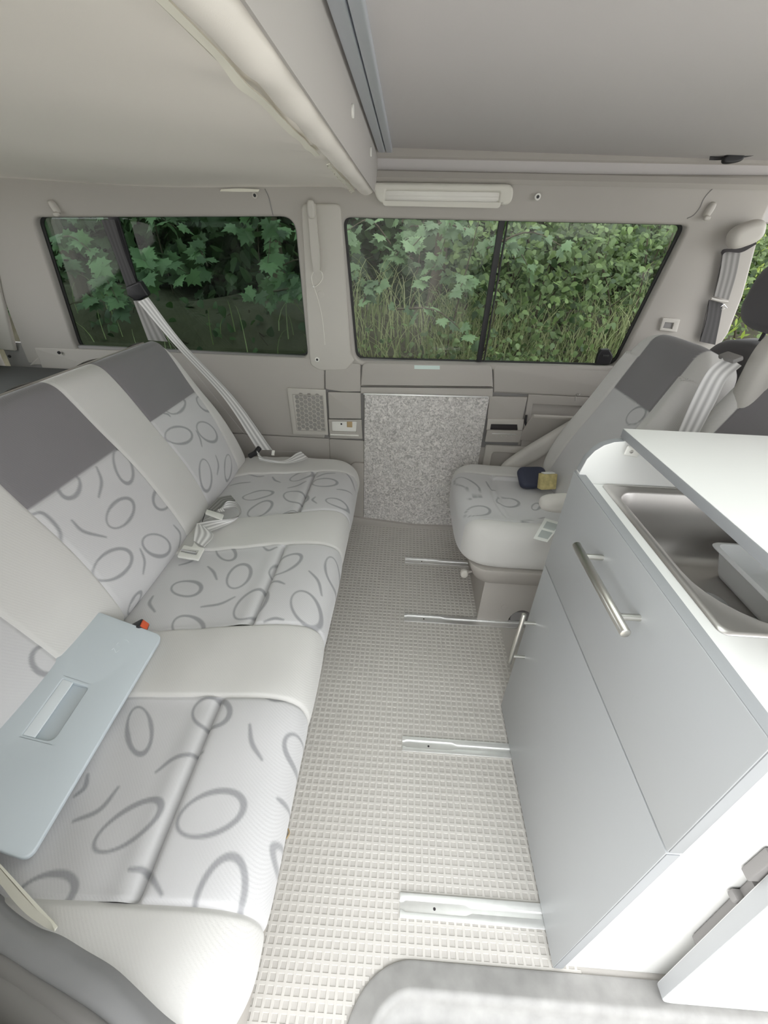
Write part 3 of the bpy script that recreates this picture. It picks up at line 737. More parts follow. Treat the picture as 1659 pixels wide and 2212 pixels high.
# pale blue hatch board lying on the near seat ---------------------------------
hb = thing('hatch_board', 'pale blue-grey plastic hatch board with grip recess lying on the bench', 'board')
TR, BR, TL = P(352, 1372, z=.425), P(62, 1860, z=.425), P(206, 1318, z=.468)
FH = Frame(TR, TL-TR, BR-TR)
if FH.N[2] < 0: FH = Frame(TR, BR-TR, TL-TR)
A_, B_, C_ = FH.uv(TR), FH.uv(BR), FH.uv(TL); D_ = (C_[0]+B_[0]-A_[0], C_[1]+B_[1]-A_[1])
hole = [FH.px(*q) for q in ((136, 1466), (191, 1484), (113, 1602), (49, 1586))]
plate('panel', rpoly([A_, B_, D_, C_], .018), FH, .012, 'board_blue', hb, holes=(rpoly(hole, [.002, .008, .014, .002]),), bev=.003, seg=3)
gr = [hole[0], tuple(np.array(hole[0])*.6+np.array(hole[1])*.4), tuple(np.array(hole[3])*.6+np.array(hole[2])*.4), hole[3]]
plate('grip', gr, FH.shift(-.001), .004, 'board_grip', hb, bev=.001)
c_ = np.mean(hole, 0); big = [tuple(c_+(np.array(q)-c_)*1.1) for q in hole]
# sloping recess tray
h = [np.array(q) for q in big]; e1 = h[0]*.85+h[1]*.15; e2 = h[3]*.85+h[2]*.15
G = [[FH.pt(*(e1*(1-t)+h[1]*t), z_) for t, z_ in ((0, -.012), (.3, -.0115), (.6, -.0095), (.85, -.005), (1, -.001))], [FH.pt(*(e2*(1-t)+h[2]*t), z_) for t, z_ in ((0, -.012), (.3, -.0115), (.6, -.0095), (.85, -.005), (1, -.001))]]
grid('recess_tray', G, 'board_blue', hb, ang=70, flip=True, thick=.002)
for ha, hb_ in ((h[0], h[1]), (h[3], h[2])):
    grid('recess_end', [[FH.pt(*ha, 0), FH.pt(*hb_, 0)], [FH.pt(*ha, -.022), FH.pt(*hb_, -.022)]], 'board_blue', hb, thick=.001)
ed = [FH.pt(C_[0]*(1-t)+D_[0]*t, C_[1]*(1-t)+D_[1]*t, -.010) for t in np.linspace(.03, .97, 12)]
off = (np.array(C_)-np.array(A_)); off = off/np.linalg.norm(off)*.002; ed = [e+FH.U*off[0]+FH.V*off[1] for e in ed]
tube('edge_seal', ed, .0055, 'black_plastic', hb, seg=8)
cp = [FH.pt(C_[0]*(1-t)+D_[0]*t+off[0]*1.5, C_[1]*(1-t)+D_[1]*t+off[1]*1.5, -.002) for t in (.055, .12)]
tube('white_clip', cp, .004, 'white_plastic', hb, seg=8)
for a, b in (((241, 1404), (246, 1400)), ((251, 1393), (256, 1388)), ((246, 1400), (250, 1410)), ((250, 1410), (258, 1405)), ((268, 1382), (274, 1383)), ((274, 1383), (279, 1388))):
    bar('scuff_mark', FH.px(*a), FH.px(*b), .0012, FH.shift(.0005), 'board_grip', hb, th=.0006)

# ================================================================== BELTS
cB = crop(6.636, 350, 1040); pB = lambda x, y, z: P(*cB(x, y), z=z)
lb = thing('lap_belt', 'grey lap belt with metal buckle lying looped across the bench crease', 'seat belt')
ribbon('webbing', [pB(900, 425, .435), pB(870, 370, .445), pB(940, 280, .460), pB(1060, 300, .472), pB(1128, 390, .468), pB(1118, 480, .455), pB(1000, 535, .440), pB(700, 565, .430), pB(495, 600, .428)],
       [pB(800, 440, .430), pB(800, 400, .432), pB(930, 385, .434), pB(1040, 365, .436), pB(1095, 400, .436), pB(1110, 450, .432), pB(1070, 545, .424), pB(880, 640, .420), pB(665, 722, .420)], 'belt', lb, n=70)
ribbon('webbing', [pB(495, 598, .436), pB(470, 715, .436), pB(452, 850, .428)], [pB(620, 650, .440), pB(735, 775, .440), pB(602, 935, .428)], 'belt', lb, n=24)
ribbon('belt_pocket', [pB(650, 400, .418), pB(760, 290, .425), pB(830, 235, .428), pB(985, 205, .424)], [pB(770, 430, .420), pB(850, 370, .424), pB(920, 300, .424), pB(1050, 280, .420)], 'belt_grey', lb, n=24, thick=.003)
Fz = FZ(.447); q = lambda x, y: tuple(pB(x, y, .447)[:2])
plate('keeper_bar', rpoly([q(640, 395), q(885, 470), q(855, 540), q(615, 455)], .003), Fz, .006, 'white_plastic', lb)
q = lambda x, y: tuple(pB(x, y, .424)[:2])
plate('buckle_plate', rpoly([q(312, 905), q(430, 935), q(460, 855), q(525, 930), q(612, 950), q(520, 1120), q(212, 1070)], .006), FZ(.424), .007, 'white_plastic', lb, holes=(rpoly([q(305, 962), q(522, 985), q(488, 1052), q(262, 1005)], .003),), bev=.002)
tube('roller', [pB(285, 985, .424), pB(500, 1018, .424)], .0045, 'chrome', lb, seg=10)
tube('stitch_wire', [pB(620, 450, .440), pB(575, 580, .430)], .0012, 'rubber', lb, seg=6)

sb = thing('shoulder_belt', 'grey shoulder belt running from the window post down to the bench corner', 'seat belt')
def yb_(px, py, y): return P(px, py, y=y)
ribbon('webbing', [yb_(298, 652, 1.672), yb_(371, 738, 1.665), yb_(482, 859, 1.655), yb_(556, 972, 1.635)], [yb_(320, 642, 1.672), yb_(397, 743, 1.665), yb_(508, 862, 1.655), yb_(588, 972, 1.635)], 'belt', sb, n=40)
ribbon('webbing', [yb_(288, 650, 1.675), yb_(303, 690, 1.672), yb_(320, 735, 1.668)], [yb_(312, 648, 1.675), yb_(335, 690, 1.672), yb_(362, 738, 1.668)], 'belt_grey', sb, n=16)
ribbon('webbing', [P(555, 974, z=.462), P(572, 990, z=.445), P(612, 996, z=.432), P(640, 980, z=.445), P(650, 976, z=.445)], [P(560, 994, z=.430), P(590, 999, z=.428), P(622, 1001, z=.428), P(650, 996, z=.430), P(665, 989, z=.430)], 'belt', sb, n=30)
pw = P(590, 979, z=.45); box('belt_tongue', (-.006, -.010, -.004), (.006, .012, .004), 'white_plastic', sb, F=Frame(pw, (1, 0, 0), (0, 1, 1)), bev=.002)
Fg = FU.shift(.022); g = [Fg.px(*q) for q in ((270, 620), (300, 608), (320, 640), (296, 652), (275, 640))]
plate('belt_guide', rpoly(g, .006), Fg, .03, 'black_plastic', sb, bev=.006)
ribbon('webbing', [FU.pt(*FU.px(222, 474), .010), FU.pt(*FU.px(250, 545), .010), FU.pt(*FU.px(277, 620), .012)], [FU.pt(*FU.px(250, 474), .010), FU.pt(*FU.px(272, 545), .010), FU.pt(*FU.px(300, 615), .012)], 'belt_dark', sb, n=16)
tube('anchor', [P(540, 985, z=.42), P(552, 978, z=.44), P(560, 968, z=.45)], .011, 'black_plastic', sb)

# ================================================================== KITCHEN
FX = .363; CN, CF = .230, .792
kc = thing('kitchen_cabinet', 'white kitchen cabinet with grey front flap and door', 'cabinet')
box('end_panel', (FX+.021, CN+.005, 0), (.97, CN+.021, .782), 'white_lam', kc, bev=.001)
box('end_panel', (FX+.021, CF-.034, 0), (.97, CF-.0185, .782), 'white_lam', kc, bev=.001)
box('back_panel', (.955, CN+.033, 0), (.97, CF-.035, .782), 'white_lam', kc, bev=.001)
box('bottom_panel', (FX+.021, CN+.033, .02), (.954, CF-.035, .036), 'white_lam', kc, bev=.001)
dr = box('door', (FX, CN, .006), (FX+.019, CF, .5695), 'front_grey', kc, bev=.0012)
fp = box('flap', (FX, CN, .5735), (FX+.019, CF, .820), 'front_grey', kc, bev=.0012)
for nm, par, z0, z1 in (('edge_band', dr, .008, .568), ('edge_band', fp, .575, .8185)):
    box(nm, (FX+.0012, CN-.0012, z0), (FX+.018, CN+.001, z1), 'edge_lam', par, bev=.0003)
box('edge_band', (FX+.0008, CN+.001, .8185), (FX+.0182, CF-.001, .8212), 'edge_lam', fp, bev=.0003)
def handle(parent, a, b, off=.036, r=.0075):
    a, b = np.array(a), np.array(b); d = (b-a)/np.linalg.norm(b-a); L_ = np.linalg.norm(b-a)
    hdl = tube('handle', [a, a+d*.001, b-d*.001, b], [r*.85, r, r, r*.85], 'steel_handle', parent, seg=20)
    for f in (.16, .84):
        p = a+(b-a)*f; tube('handle_post', [p, np.array([FX+.001, p[1], p[2]])], r*.68, 'steel_handle', hdl, seg=14)
hx = FX-.034
a, b = P(1246, 1174, x=hx), P(1350, 1373, x=hx); zz_ = (a[2]+b[2])/2; handle(fp, (hx, a[1], zz_), (hx, b[1], zz_))
a, b = P(1131, 1323, x=hx), P(1101, 1437, x=hx); yy_ = (a[1]+b[1])/2; handle(dr, (hx, yy_, a[2]), (hx, yy_, b[2]), r=.0058)
# far cheek with quarter round
FCk = Frame((0, CF-.018, 0), (1, 0, 0), (0, 0, 1))
q = [(FX+.005, .785), (FX+.005, .826), (.374, .855), (.384, .873), (.398, .886), (.415, .8935), (.435, .8965), (.95, .8965), (.95, .785)]
ck = plate('side_cheek', q[::-1], FCk, .018, 'white_lam', kc, bev=.0012)
plate('edge_band', [(a_-.0007, b_) for a_, b_ in q[1:7]]+[(a_+.0012, b_-.003) for a_, b_ in q[1:7]][::-1], FCk.shift(-.001), .0165, 'edge_lam', ck, bev=.0002)
hg = P(1356, 968, y=CF-.02)
hb2 = thing('hinge_bracket', 'small white plastic hinge bracket screwed to the rounded cheek', 'bracket')
FHb = Frame((hg[0], CF-.0165-.020, hg[2]), (1, 0, 0), (0, 0, 1))
plate('bracket_plate', rpoly([(-.012, -.008), (.016, -.012), (.016, .004), (.006, .010), (-.010, .010)], .003), FHb, .004, 'white_plastic', hb2)
disc('screw', FHb.shift(.0015), .0035, .003, 'steel', hb2, n=12)
# worktop with sink cut-out
SXa, SXb, SYa, SYb = .416, .80, .380, .772
rim = rpoly([(SXa, SYa), (SXb, SYa), (SXb, SYb), (SXa, SYb)], .014)
wt = plate('worktop', [(FX+.0215, CN+.004), (.965, CN+.004), (.965, CF-.019), (FX+.0215, CF-.019)], FZ(.802), .018, 'white_lam', None, holes=(rpoly([(SXa+.01, SYa+.01), (SXb-.01, SYa+.01), (SXb-.01, SYb-.01), (SXa+.01, SYb-.01)], .02),), bev=.001)
tag(wt, 'white laminate worktop around the steel sink', 'worktop')
def rrect(x0, y0, x1, y1, r, n=8):
    o_ = []
    for cx, cy, t0, rr in ((x1, y1, 0, r[2]), (x0, y1, 1, r[3]), (x0, y0, 2, r[0]), (x1, y0, 3, r[1])):
        sx, sy = (-1 if cx == x1 else 1), (-1 if cy == y1 else 1)
        for k in range(n+1):
            t = (t0+k/n)*math.pi/2; o_.append((cx+sx*rr+rr*math.cos(t), cy+sy*rr+rr*math.sin(t)))
    return o_
def loft_rings(name, rings, mat, parent=None, cap0=False, cap1=False, ang=50):
    V = [(*p, z_) for r_, z_ in rings for p in r_]; n = len(rings[0][0]); f = []
    for k in range(len(rings)-1):
        for i in range(n): f.append((k*n+i, k*n+(i+1) % n, (k+1)*n+(i+1) % n, (k+1)*n+i))
    if cap0: f.append(tuple(range(n-1, -1, -1)))
    if cap1: f.append(tuple(range((len(rings)-1)*n, len(rings)*n)))
    return link(name, pyd(V, f), mat, parent, ang)
sk = thing('sink', 'stainless steel sink bowl half covered by the white lid', 'sink')
bx0, bx1, by0, by1 = .436, .785, .392, .757
def bowl(ins, r): return rrect(bx0+ins, by0+ins, bx1-ins, by1-ins, [max(.01, r_-ins*.2) for r_ in r])
R_ = [.115, .115, .045, .045]
rr = [(rrect(SXa, SYa, SXb, SYb, [.012]*4), .8025), (rrect(SXa+.002, SYa+.002, SXb-.002, SYb-.002, [.012]*4), .8055), (rrect(SXa+.008, SYa+.005, SXb-.008, SYb-.008, [.014]*4), .8060),
      (bowl(-.006, R_), .8035), (bowl(0, R_), .8005), (bowl(.003, R_), .795), (bowl(.008, R_), .75), (bowl(.014, R_), .70), (bowl(.022, R_), .672), (bowl(.034, R_), .660), (bowl(.05, R_), .657)]
loft_rings('bowl', rr, 'steel', sk, cap1=True, ang=60)
disc('drain', Frame((.60, .60, .6585), (1, 0, 0), (0, 1, 0)), .028, .002, 'chrome', sk)
tb = thing('plastic_tub', 'translucent white plastic tub standing in the sink', 'tub')
def tubr(i, z_): return (rrect(.632+i, .520+i*.8, .772-i, .706-i*.8, [.016]*4), z_)
loft_rings('tub_body', [tubr(.030, .6575), tubr(.026, .659), tubr(.022, .668), tubr(.009, .716), tubr(.001, .7165), tubr(-.001, .719), tubr(.001, .7215), tubr(.008, .722), tubr(.010, .716), tubr(.024, .668), tubr(.030, .661)], 'tub', tb, cap0=True, cap1=True)
box('rim_lip', (.630, .512, .7165), (.774, .520, .7205), 'tub', tb, bev=.0015)
ld = box('cover_board', (.434, CN+.02, .8970), (.97, CF+.004, .9145), 'white_lam', None, bev=.001)
tag(ld, 'white hinged sink lid raised over the worktop', 'lid')
box('edge_band', (.4332, CN+.021, .8978), (.4350, CF+.003, .9137), 'edge_lam', ld, bev=.0003)

# table board parked against the cabinet end
tt_ = thing('table_board', 'white table board with rounded corner parked against the cabinet end', 'table board')
FT = Frame((0, .196, 0), (1, 0, 0), (0, 0, 1))
q = [(.556, .004), (1.02, .004), (1.02, .78), (.452, .78)]
plate('board', rpoly(q, [.028, .01, .03, .03]), FT, .022, 'white_lam', tt_, bev=.0012)
qi = rpoly([(.5553, .0035), (1.021, .0035), (1.021, .781), (.4513, .781)], [.028, .01, .03, .03]); qo = rpoly([(.5565, .005), (1.019, .005), (1.019, .779), (.4530, .779)], [.028, .01, .03, .03])
plate('edge_band', qi, FT.shift(-.0015), .019, 'edge_grey', tt_, holes=(qo,), bev=.0003)
for px0, py0, px1, py1 in ((1530, 2025, 1665, 1900), (1645, 1880, 1700, 1835)):
    a, b = P(px0, py0, y=.232), P(px1, py1, y=.232)
    bar('holder_strip', (a[0], a[2]), (b[0], b[2]), .050, Frame((0, .2195, 0), (1, 0, 0), (0, 0, 1)), 'trim_dark', tt_, th=.014)
a = P(1602, 1926, y=.232); box('holder_clip', (a[0]-.018, .2195, a[2]-.008), (a[0]+.02, .2335, a[2]+.008), 'trim_dark', tt_, bev=.004)

# ================================================================== SINGLE SEAT FACING REARWARDS
ZC = .418
sw = thing('single_seat', 'grey patterned rear-facing single seat between carpet panel and cabinet', 'seat')
cS = crop(5.53, 960, 980); sS = lambda p: tuple(P(*cS(*p), z=ZC)[:2])
sw_rings = [tuple(sS(q) for q in t) for t in (((265, 375), (415, 435), (240, 312)), ((395, 715), (540, 700), (400, 785)), ((760, 562), (895, 575), (750, 615)), ((1100, 610), (1150, 600), (1100, 650)), ((1010, 905), (930, 845), (1060, 850)))]
sw_str = [[sS(q) for q in t] for t in (((280, 575), (380, 535), (470, 545)), ((495, 345), (540, 410), (610, 440)), ((990, 770), (1110, 765), (1200, 740)), ((620, 895), (700, 890), (760, 930)), ((200, 885), (320, 900)))]
FSc = Frame((.455, 1.378, .345), (1, 0, 0), (0, 1, 0))
def sw_top(u, v):
    z_ = .022*math.exp(-((v+.225)/.055)**2)+.012*math.exp(-((v-.225)/.055)**2)
    z_ += .006*math.exp(-((u+.17)/.07)**2)
    if abs(v) < .15: z_ -= .010/(1+math.exp(-(u+.07)/.008))*min(1, (.15-abs(v))/.012)
    z_ -= .006*math.exp(-((u+.07+.02*math.cos(v*12))/.008)**2)*(abs(v) < .16)
    z_ -= .004*math.exp(-((v+.200)/.005)**2)+.004*math.exp(-((v-.164)/.005)**2)
    return z_
def sw_attr(UV, V):
    z_ = np.clip((.182-np.abs(UV[:, 1]+.018))/.003+.5, 0, 1)
    return {'zone': z_, 'motif': motif(V[:, :2], sw_rings, sw_str, .95)*z_}
pillow('cushion', FSc, .235, .268, .150, 'fabric', sw, nexp=4.5, top=sw_top, attrs=sw_attr, rings=90, segs=360, edge=.045)
rr = [(rrect(.285+i, 1.125+i, .70-i, 1.62-i, [.06]*4), z_) for i, z_ in ((.030, .190), (.010, .200), (0, .225), (-.016, .268), (-.014, .276), (.02, .280))]
loft_rings('seat_skirt', rr, 'trim', sw, cap0=True, cap1=True)
FSb = Frame((0, 1.146, 0), (1, 0, 0), (0, 0, 1))
arch = [(.50+.045*math.cos(t), .0+.062*math.sin(t)) for t in np.linspace(math.pi, 0, 14)]
plate('base_front', [(.336, .0)]+arch+[(.68, 0), (.68, .198), (.336, .198)], FSb, .016, 'trim', sw, bev=.004)
box('base', (.340, 1.163, 0), (.68, 1.56, .198), 'trim', sw, bev=.006)
box('base_foot', (.462, 1.150, .004), (.56, 1.1625, .05), 'trim_dark', sw, bev=.003)
cpt = P(1090, 1312, y=1.146); disc('screw_cover', Frame((cpt[0], 1.1445, cpt[2]), (1, 0, 0), (0, 0, 1)), .013, .003, 'trim', sw)
lk = P(1003, 1238, y=1.17); pillow('lever_knob', Frame(lk, (1, 0, 0), (0, 0, 1)), .014, .017, .022, 'trim_light', sw, nexp=2.4, rings=8, segs=24, edge=.008)
tube('lever_rod', [lk, lk+np.array([.06, .03, 0])], .005, 'trim', sw)

def backrest(parent, bx, yc, bz, tx, tz, a, dark_all=False, px_rings=(), px_str=(), vd=.09, zw=.135):
    V_ = np.array([tx-bx, 0, tz-bz]); H_ = np.linalg.norm(V_); b = H_/2+.01
    Fm = Frame(((bx+tx)/2, yc, (bz+tz)/2), (0, -1, 0), V_); Fb = Fm.shift(-.065)
    def tp(u, v):
        z_ = .020*math.exp(-((abs(u)-a*.86)/.05)**2)*(1 if v < b*.7 else .4)+.010*math.exp(-((v+.12)/.12)**2)
        z_ -= .004*math.exp(-((abs(u)-zw)/.005)**2)
        return z_
    R2 = [tuple(Fm.px(*q) for q in t) for t in px_rings]; S2 = [[Fm.px(*q) for q in t] for t in px_str]
    def at(UV, V):
        z_ = np.clip((zw-np.abs(UV[:, 0]))/.003+.5, 0, 1); f = (V-Fb.o)@Fb.N > .02
        d = z_*f*(1 if dark_all else np.clip((UV[:, 1]-vd-.25*UV[:, 0]*0)/.003+.5, 0, 1))
        return {'zone': z_, 'dark': d, 'motif': motif(UV, R2, S2, .8)*z_*f if (R2 or S2) else np.zeros(len(UV))}
    return pillow('backrest', Fb, a, b, .13, 'fabric', parent, nexp=5, top=tp, taper=-.06, attrs=at, rings=70, segs=280, edge=.035)
cT = crop(4.424, 1350, 450)
backrest(sw, .600, 1.405, .415, .832, .985, .228, px_rings=[(cT(110, 1985), cT(200, 1915), cT(150, 2040))], px_str=[[cT(50, 1810), cT(120, 1760), cT(210, 1742)], [cT(385, 1940), cT(365, 2060)]], vd=.105)
arm = lambda par, o_, U_, V_, a, b, t: pillow('armrest', Frame(o_, U_, V_), a, b, t, 'fabric_side', par, nexp=3, rings=12, segs=60, edge=.022)
arm(sw, (.545, 1.118, .555), (1, 0, .05), (0, 0, 1), .105, .030, .052)
p1, p2 = P(1095, 1010, y=1.655), P(1290, 895, y=1.655); arm(sw, (p1+p2)/2, p2-p1, (0, 0, 1), float(np.linalg.norm(p2-p1)/2+.03), .038, .045)
box('back_pocket', (-.16, -.05, -.150), (.16, .22, -.132), 'trim_dark', sw, F=Frame((.716, 1.405, .70), (0, -1, 0), (.232, 0, .57)), bev=.006)

tw = thing('passenger_seat', 'second grey seat behind the cabinet with dark centre and raised armrest', 'seat')
backrest(tw, .672, .985, .43, .907, 1.015, .168, dark_all=True, zw=.095)
pillow('cushion', Frame((.72, .965, .36), (1, 0, 0), (0, 1, 0)), .14, .13, .14, 'fabric', tw, edge=.04)
box('base', (.62, .86, 0), (.90, 1.08, .29), 'trim', tw, bev=.01)
pa, pb = P(1632, 745, y=1.09), P(1622, 885, y=1.09)
arm(tw, (pa+pb)/2+np.array([.045, 0, 0]), (0, 0, 1), (1, 0, 0), .115, .062, .075)
fb = thing('front_belt', 'striped grey seat belt draped over the seat shoulder behind the cabinet', 'seat belt')
ribbon('webbing', [P(1568, 768, y=1.13), P(1530, 800, y=1.125), P(1497, 860, y=1.12), P(1462, 940, y=1.115)], [P(1602, 790, y=1.115), P(1570, 820, y=1.10), P(1545, 870, y=1.095), P(1505, 945, y=1.09)], 'belt', fb, n=30, thick=.002, m=9)
box('belt_slot', (-.03, -.012, -.006), (.03, .012, .006), 'trim_dark', fb, F=Frame(P(1578, 772, y=1.12), (0, 1, 0), (1, 0, .5)), bev=.004)

ds = thing('cab_seat', 'dark cab seat with black headrest seen beyond the belt pillar', 'seat')
FHd = Frame((1.07, 1.345, 1.115), (0, -1, .0), (.12, 0, 1))
pillow('headrest', FHd, .145, .098, .11, 'fabric_dark', ds, nexp=3.4, rings=20, segs=80, edge=.045)
for yy in (1.29, 1.40): tube('headrest_post', [(1.075, yy, 1.05), (1.07, yy, .96)], .006, 'black_plastic', ds)
pillow('backrest', Frame((1.10, 1.345, .68), (0, -1, 0), (-.10, 0, 1)), .235, .315, .15, 'fabric_dark', ds, nexp=4, edge=.05)
pillow('cushion', Frame((1.32, 1.345, .40), (1, 0, 0), (0, 1, 0)), .25, .24, .16, 'fabric_dark', ds, nexp=4, edge=.05)
box('base', (1.12, 1.15, 0), (1.5, 1.54, .33), 'trim_dark', ds, bev=.01)

# things left on the single seat
pp = thing('paper_leaflet', 'white printed leaflet lying on the single seat cushion', 'paper')
Fp = Frame(P(1175, 1145, z=.442), P(1193, 1126, z=.452)-P(1177, 1119, z=.452), P(1177, 1119, z=.452)-P(1152, 1163, z=.440))
if Fp.N[2] < 0: Fp = Frame(Fp.o, -Fp.U, Fp.V)
lq = [Fp.px(*q) for q in ((1152, 1163), (1182, 1171), (1215, 1130), (1177, 1119))]
plate('sheet', lq, Fp, .0012, 'paper', pp, bev=.0002)
for t0 in (.12, .55):
    a, b, c, d = [np.array(q) for q in lq]; e = lambda s, t: tuple(a*(1-s)*(1-t)+b*s*(1-t)+c*s*t+d*(1-s)*t)
    plate('printed_block', [e(.2, t0), e(.9, t0), e(.9, t0+.33), e(.2, t0+.33)], Fp.shift(.0004), .0005, 'print_grey', pp, bev=.0001)
nv = thing('navy_pouch', 'dark navy pouch tucked at the back of the single seat', 'pouch')
pn0 = P(1150, 1032, z=.45); pillow('pouch_body', Frame(pn0, (1, .15, 0), (0, .8, .5)), .055, .045, .035, 'navy', nv, nexp=5, rings=10, segs=40, edge=.012)
ct_ = thing('snack_carton', 'small yellow printed carton standing beside the navy pouch', 'carton')
box('carton_body', (-.030, -.028, -.016), (.030, .030, .016), 'carton', ct_, F=Frame(P(1182, 1040, z=.465), (1, .2, 0), (.1, .3, 1)), bev=.002)
box('carton_flap', (-.022, .031, -.012), (.022, .035, .012), 'paper', ct_, F=Frame(P(1182, 1040, z=.465), (1, .2, 0), (.1, .3, 1)), bev=.001)

# ================================================================== FITTINGS ON THE FAR WALL
cpnl = thing('carpet_panel', 'grey carpeted wall panel with aluminium edge strips below the middle window', 'panel')
cp_ = [(-.157, .018), (-.05, .004), (.10, -.002), (.25, -.001), (.368, .006), (.368, FW.px(1055, 856, .010)[1]), (-.157, FW.px(786, 849, .010)[1])]
plate('carpet', rpoly(cp_, [.004, 0, 0, 0, .004, .002, .002]), FW.shift(.012), .016, 'carpet', cpnl, bev=.002)
bar('top_strip', FW.px(785, 851, .014), FW.px(1055, 858, .014), .007, FW.shift(.016), 'alu', cpnl, th=.01)
tube('bottom_strip', [(a_, WY-.016, max(b_, .004)+.004) for a_, b_ in cp_[:5]], .0045, 'alu', cpnl, n=24, seg=8)

sp = thing('speaker_grille', 'square speaker grille with honeycomb mesh above the bench', 'speaker')
Fs = FW.shift(.008); q = [Fs.px(*t) for t in ((620, 838), (703, 842), (709, 940), (633, 938))]
holes = []; qi = [Fs.px(*t) for t in ((632, 852), (697, 855), (703, 931), (642, 930))]
def inq(u, v):
    s = 0
    for i in range(4):
        a, b = np.array(qi[i]), np.array(qi[(i+1) % 4]); s += 1 if (b[0]-a[0])*(v-a[1])-(b[1]-a[1])*(u-a[0]) < 0 else -1
    return abs(s) == 4
R0 = .0118; u0, u1 = min(t[0] for t in qi), max(t[0] for t in qi); v0, v1 = min(t[1] for t in qi), max(t[1] for t in qi)
ci = 0; uu = u0
while uu < u1:
    vv = v0+(R0*math.sqrt(3)/2 if ci % 2 else 0)
    while vv < v1+.01:
        if inq(uu, vv): holes.append([(uu+R0*.87*math.cos(k*math.pi/3), vv+R0*.87*math.sin(k*math.pi/3)) for k in range(6)])
        vv += R0*math.sqrt(3)
    uu += R0*1.5; ci += 1
plate('grille', rpoly(q, .004), Fs, .006, 'trim_light', sp, holes=holes, bev=.0008, seg=1)
plate('speaker_cloth', qi, Fs.shift(-.0045), .002, 'mesh_grey', sp)
for i in range(4): bar('border', qi[i], qi[(i+1) % 4], .004, Fs.shift(.0015), 'trim', sp, th=.003)
hs = tag(plate('socket_cover', rpoly([Fs.px(*t) for t in ((708, 847), (779, 849), (780, 905), (711, 904))], .004), Fs, .008, 'trim', None, bev=.002), 'blank grey cover plate beside the speaker grille', 'cover plate')
so = thing('socket_box', 'open plastic socket box with metal contact under the blank cover', 'socket')
q = [Fs.px(*t) for t in ((709, 906), (781, 907), (783, 948), (713, 947))]; qh = [Fs.px(*t) for t in ((716, 911), (771, 911), (769, 934), (717, 932))]
plate('frame', rpoly(q, .003), Fs, .008, 'trim', so, holes=(rpoly(qh, .003),), bev=.0015)
plate('inner_plate', rpoly(qh, .002), Fs.shift(-.006), .002, 'white_plastic', so)
a = Fs.px(737, 917); disc('pin_hole', Frame(Fs.pt(*a, -.0045), Fs.U, Fs.V), .004, .003, 'dark_slot', so, n=14)
a = Fs.px(755, 917); box('contact', (a[0]-.012, a[1]-.014, -.006), (a[0]+.012, a[1]+.014, -.001), 'wicker', so, F=Fs, bev=.002)
tube('hinge_rod', [Fs.pt(*Fs.px(714, 938), .004), Fs.pt(*Fs.px(775, 940), .004)], .004, 'white_plastic', so, seg=10)

st = tag(plate('sill_sticker', wp((895, 789), (950, 790), (950, 798), (895, 797), n=.0065), FW.shift(.0065), .001, 'mint', None, bev=.0002), 'pale mint label stuck under the middle window', 'sticker')

ash = thing('ashtray', 'grey ashtray drawer standing slightly open beside the carpet panel', 'ashtray')
Fa = FW.shift(.012)
plate('drawer_front', rpoly([Fa.px(*t) for t in ((1052, 928), (1130, 930), (1120, 955), (1047, 953))], .003), Fa.shift(.008), .012, 'trim', ash, bev=.002)
plate('drawer_rim', rpoly([Fa.px(*t) for t in ((1054, 906), (1133, 907), (1129, 932), (1051, 930))], .003), Fa.shift(-.004), .010, 'trim_light', ash, holes=(rpoly([Fa.px(*t) for t in ((1061, 917), (1118, 918), (1119, 931), (1059, 930))], .002),), bev=.0015)
plate('slot', [Fa.px(*t) for t in ((1060, 916), (1119, 917), (1120, 931), (1058, 930))], Fa.shift(-.010), .002, 'dark_slot', ash)
bar('grip_line', Fa.px(1062, 935), Fa.px(1116, 937), .0035, Fa.shift(.0095), 'alu', ash, th=.002)
for k in range(4): disc('rivet', Frame(Fa.pt(*Fa.px(1071+k*11, 940), .0088), Fa.U, Fa.V), .0014, .001, 'alu', ash, n=8, bev=.0002)

sf = thing('storage_flap', 'grey storage compartment flap hanging open on its black stay', 'flap')
BL, TLf = P(1119, 951, y=WY-.006), P(1151, 898, y=WY-.075); Ff = Frame(BL, (1, 0, 0), TLf-BL); tl = Ff.uv(TLf)
plate('flap_panel', rpoly([(0, 0), (.42, 0), (.42, tl[1]), (tl[0], tl[1])], .004), Ff, .010, 'trim', sf, bev=.002)
box('flap_lip', (tl[0]+.004, tl[1]-.008, -.006), (.42, tl[1]+.004, .004), 'trim_light', sf, F=Ff, bev=.002)
box('catch', (tl[0]+.17, tl[1]-.024, -.001), (tl[0]+.23, tl[1]-.018, .003), 'white_plastic', sf, F=Ff, bev=.001)
tube('stay', [P(1137, 897, y=WY-.03), P(1135, 912, y=WY-.03), P(1138, 925, y=WY-.02), P(1131, 935, y=WY-.01)], .005, 'black_plastic', sf, n=14)
hk = tag(tube('wire_hook', [P(1243, 866, y=WY-.01), P(1244, 853, y=WY-.012), P(1247, 850, y=WY-.02), P(1251, 853, y=WY-.03), P(1254, 851, y=WY-.03)], .0022, 'chrome', None, n=18, seg=8), 'bent chrome wire hook above the open storage flap', 'hook')

# window catch
wc = thing('window_catch', 'black plastic sliding window catch at the sill', 'catch')
Fc = FU.shift(-.006); q = [Fc.px(*t) for t in ((1287, 788), (1292, 768), (1300, 756), (1318, 756), (1325, 770), (1318, 788))]
plate('catch_body', rpoly(q, .006), Fc, .022, 'black_plastic', wc, bev=.005, seg=3)
a = Fc.px(1308, 768); box('thumb_grip', (a[0]-.012, a[1]-.004, 0), (a[0]+.012, a[1]+.004, .005), 'rubber', wc, F=Fc, bev=.0015)

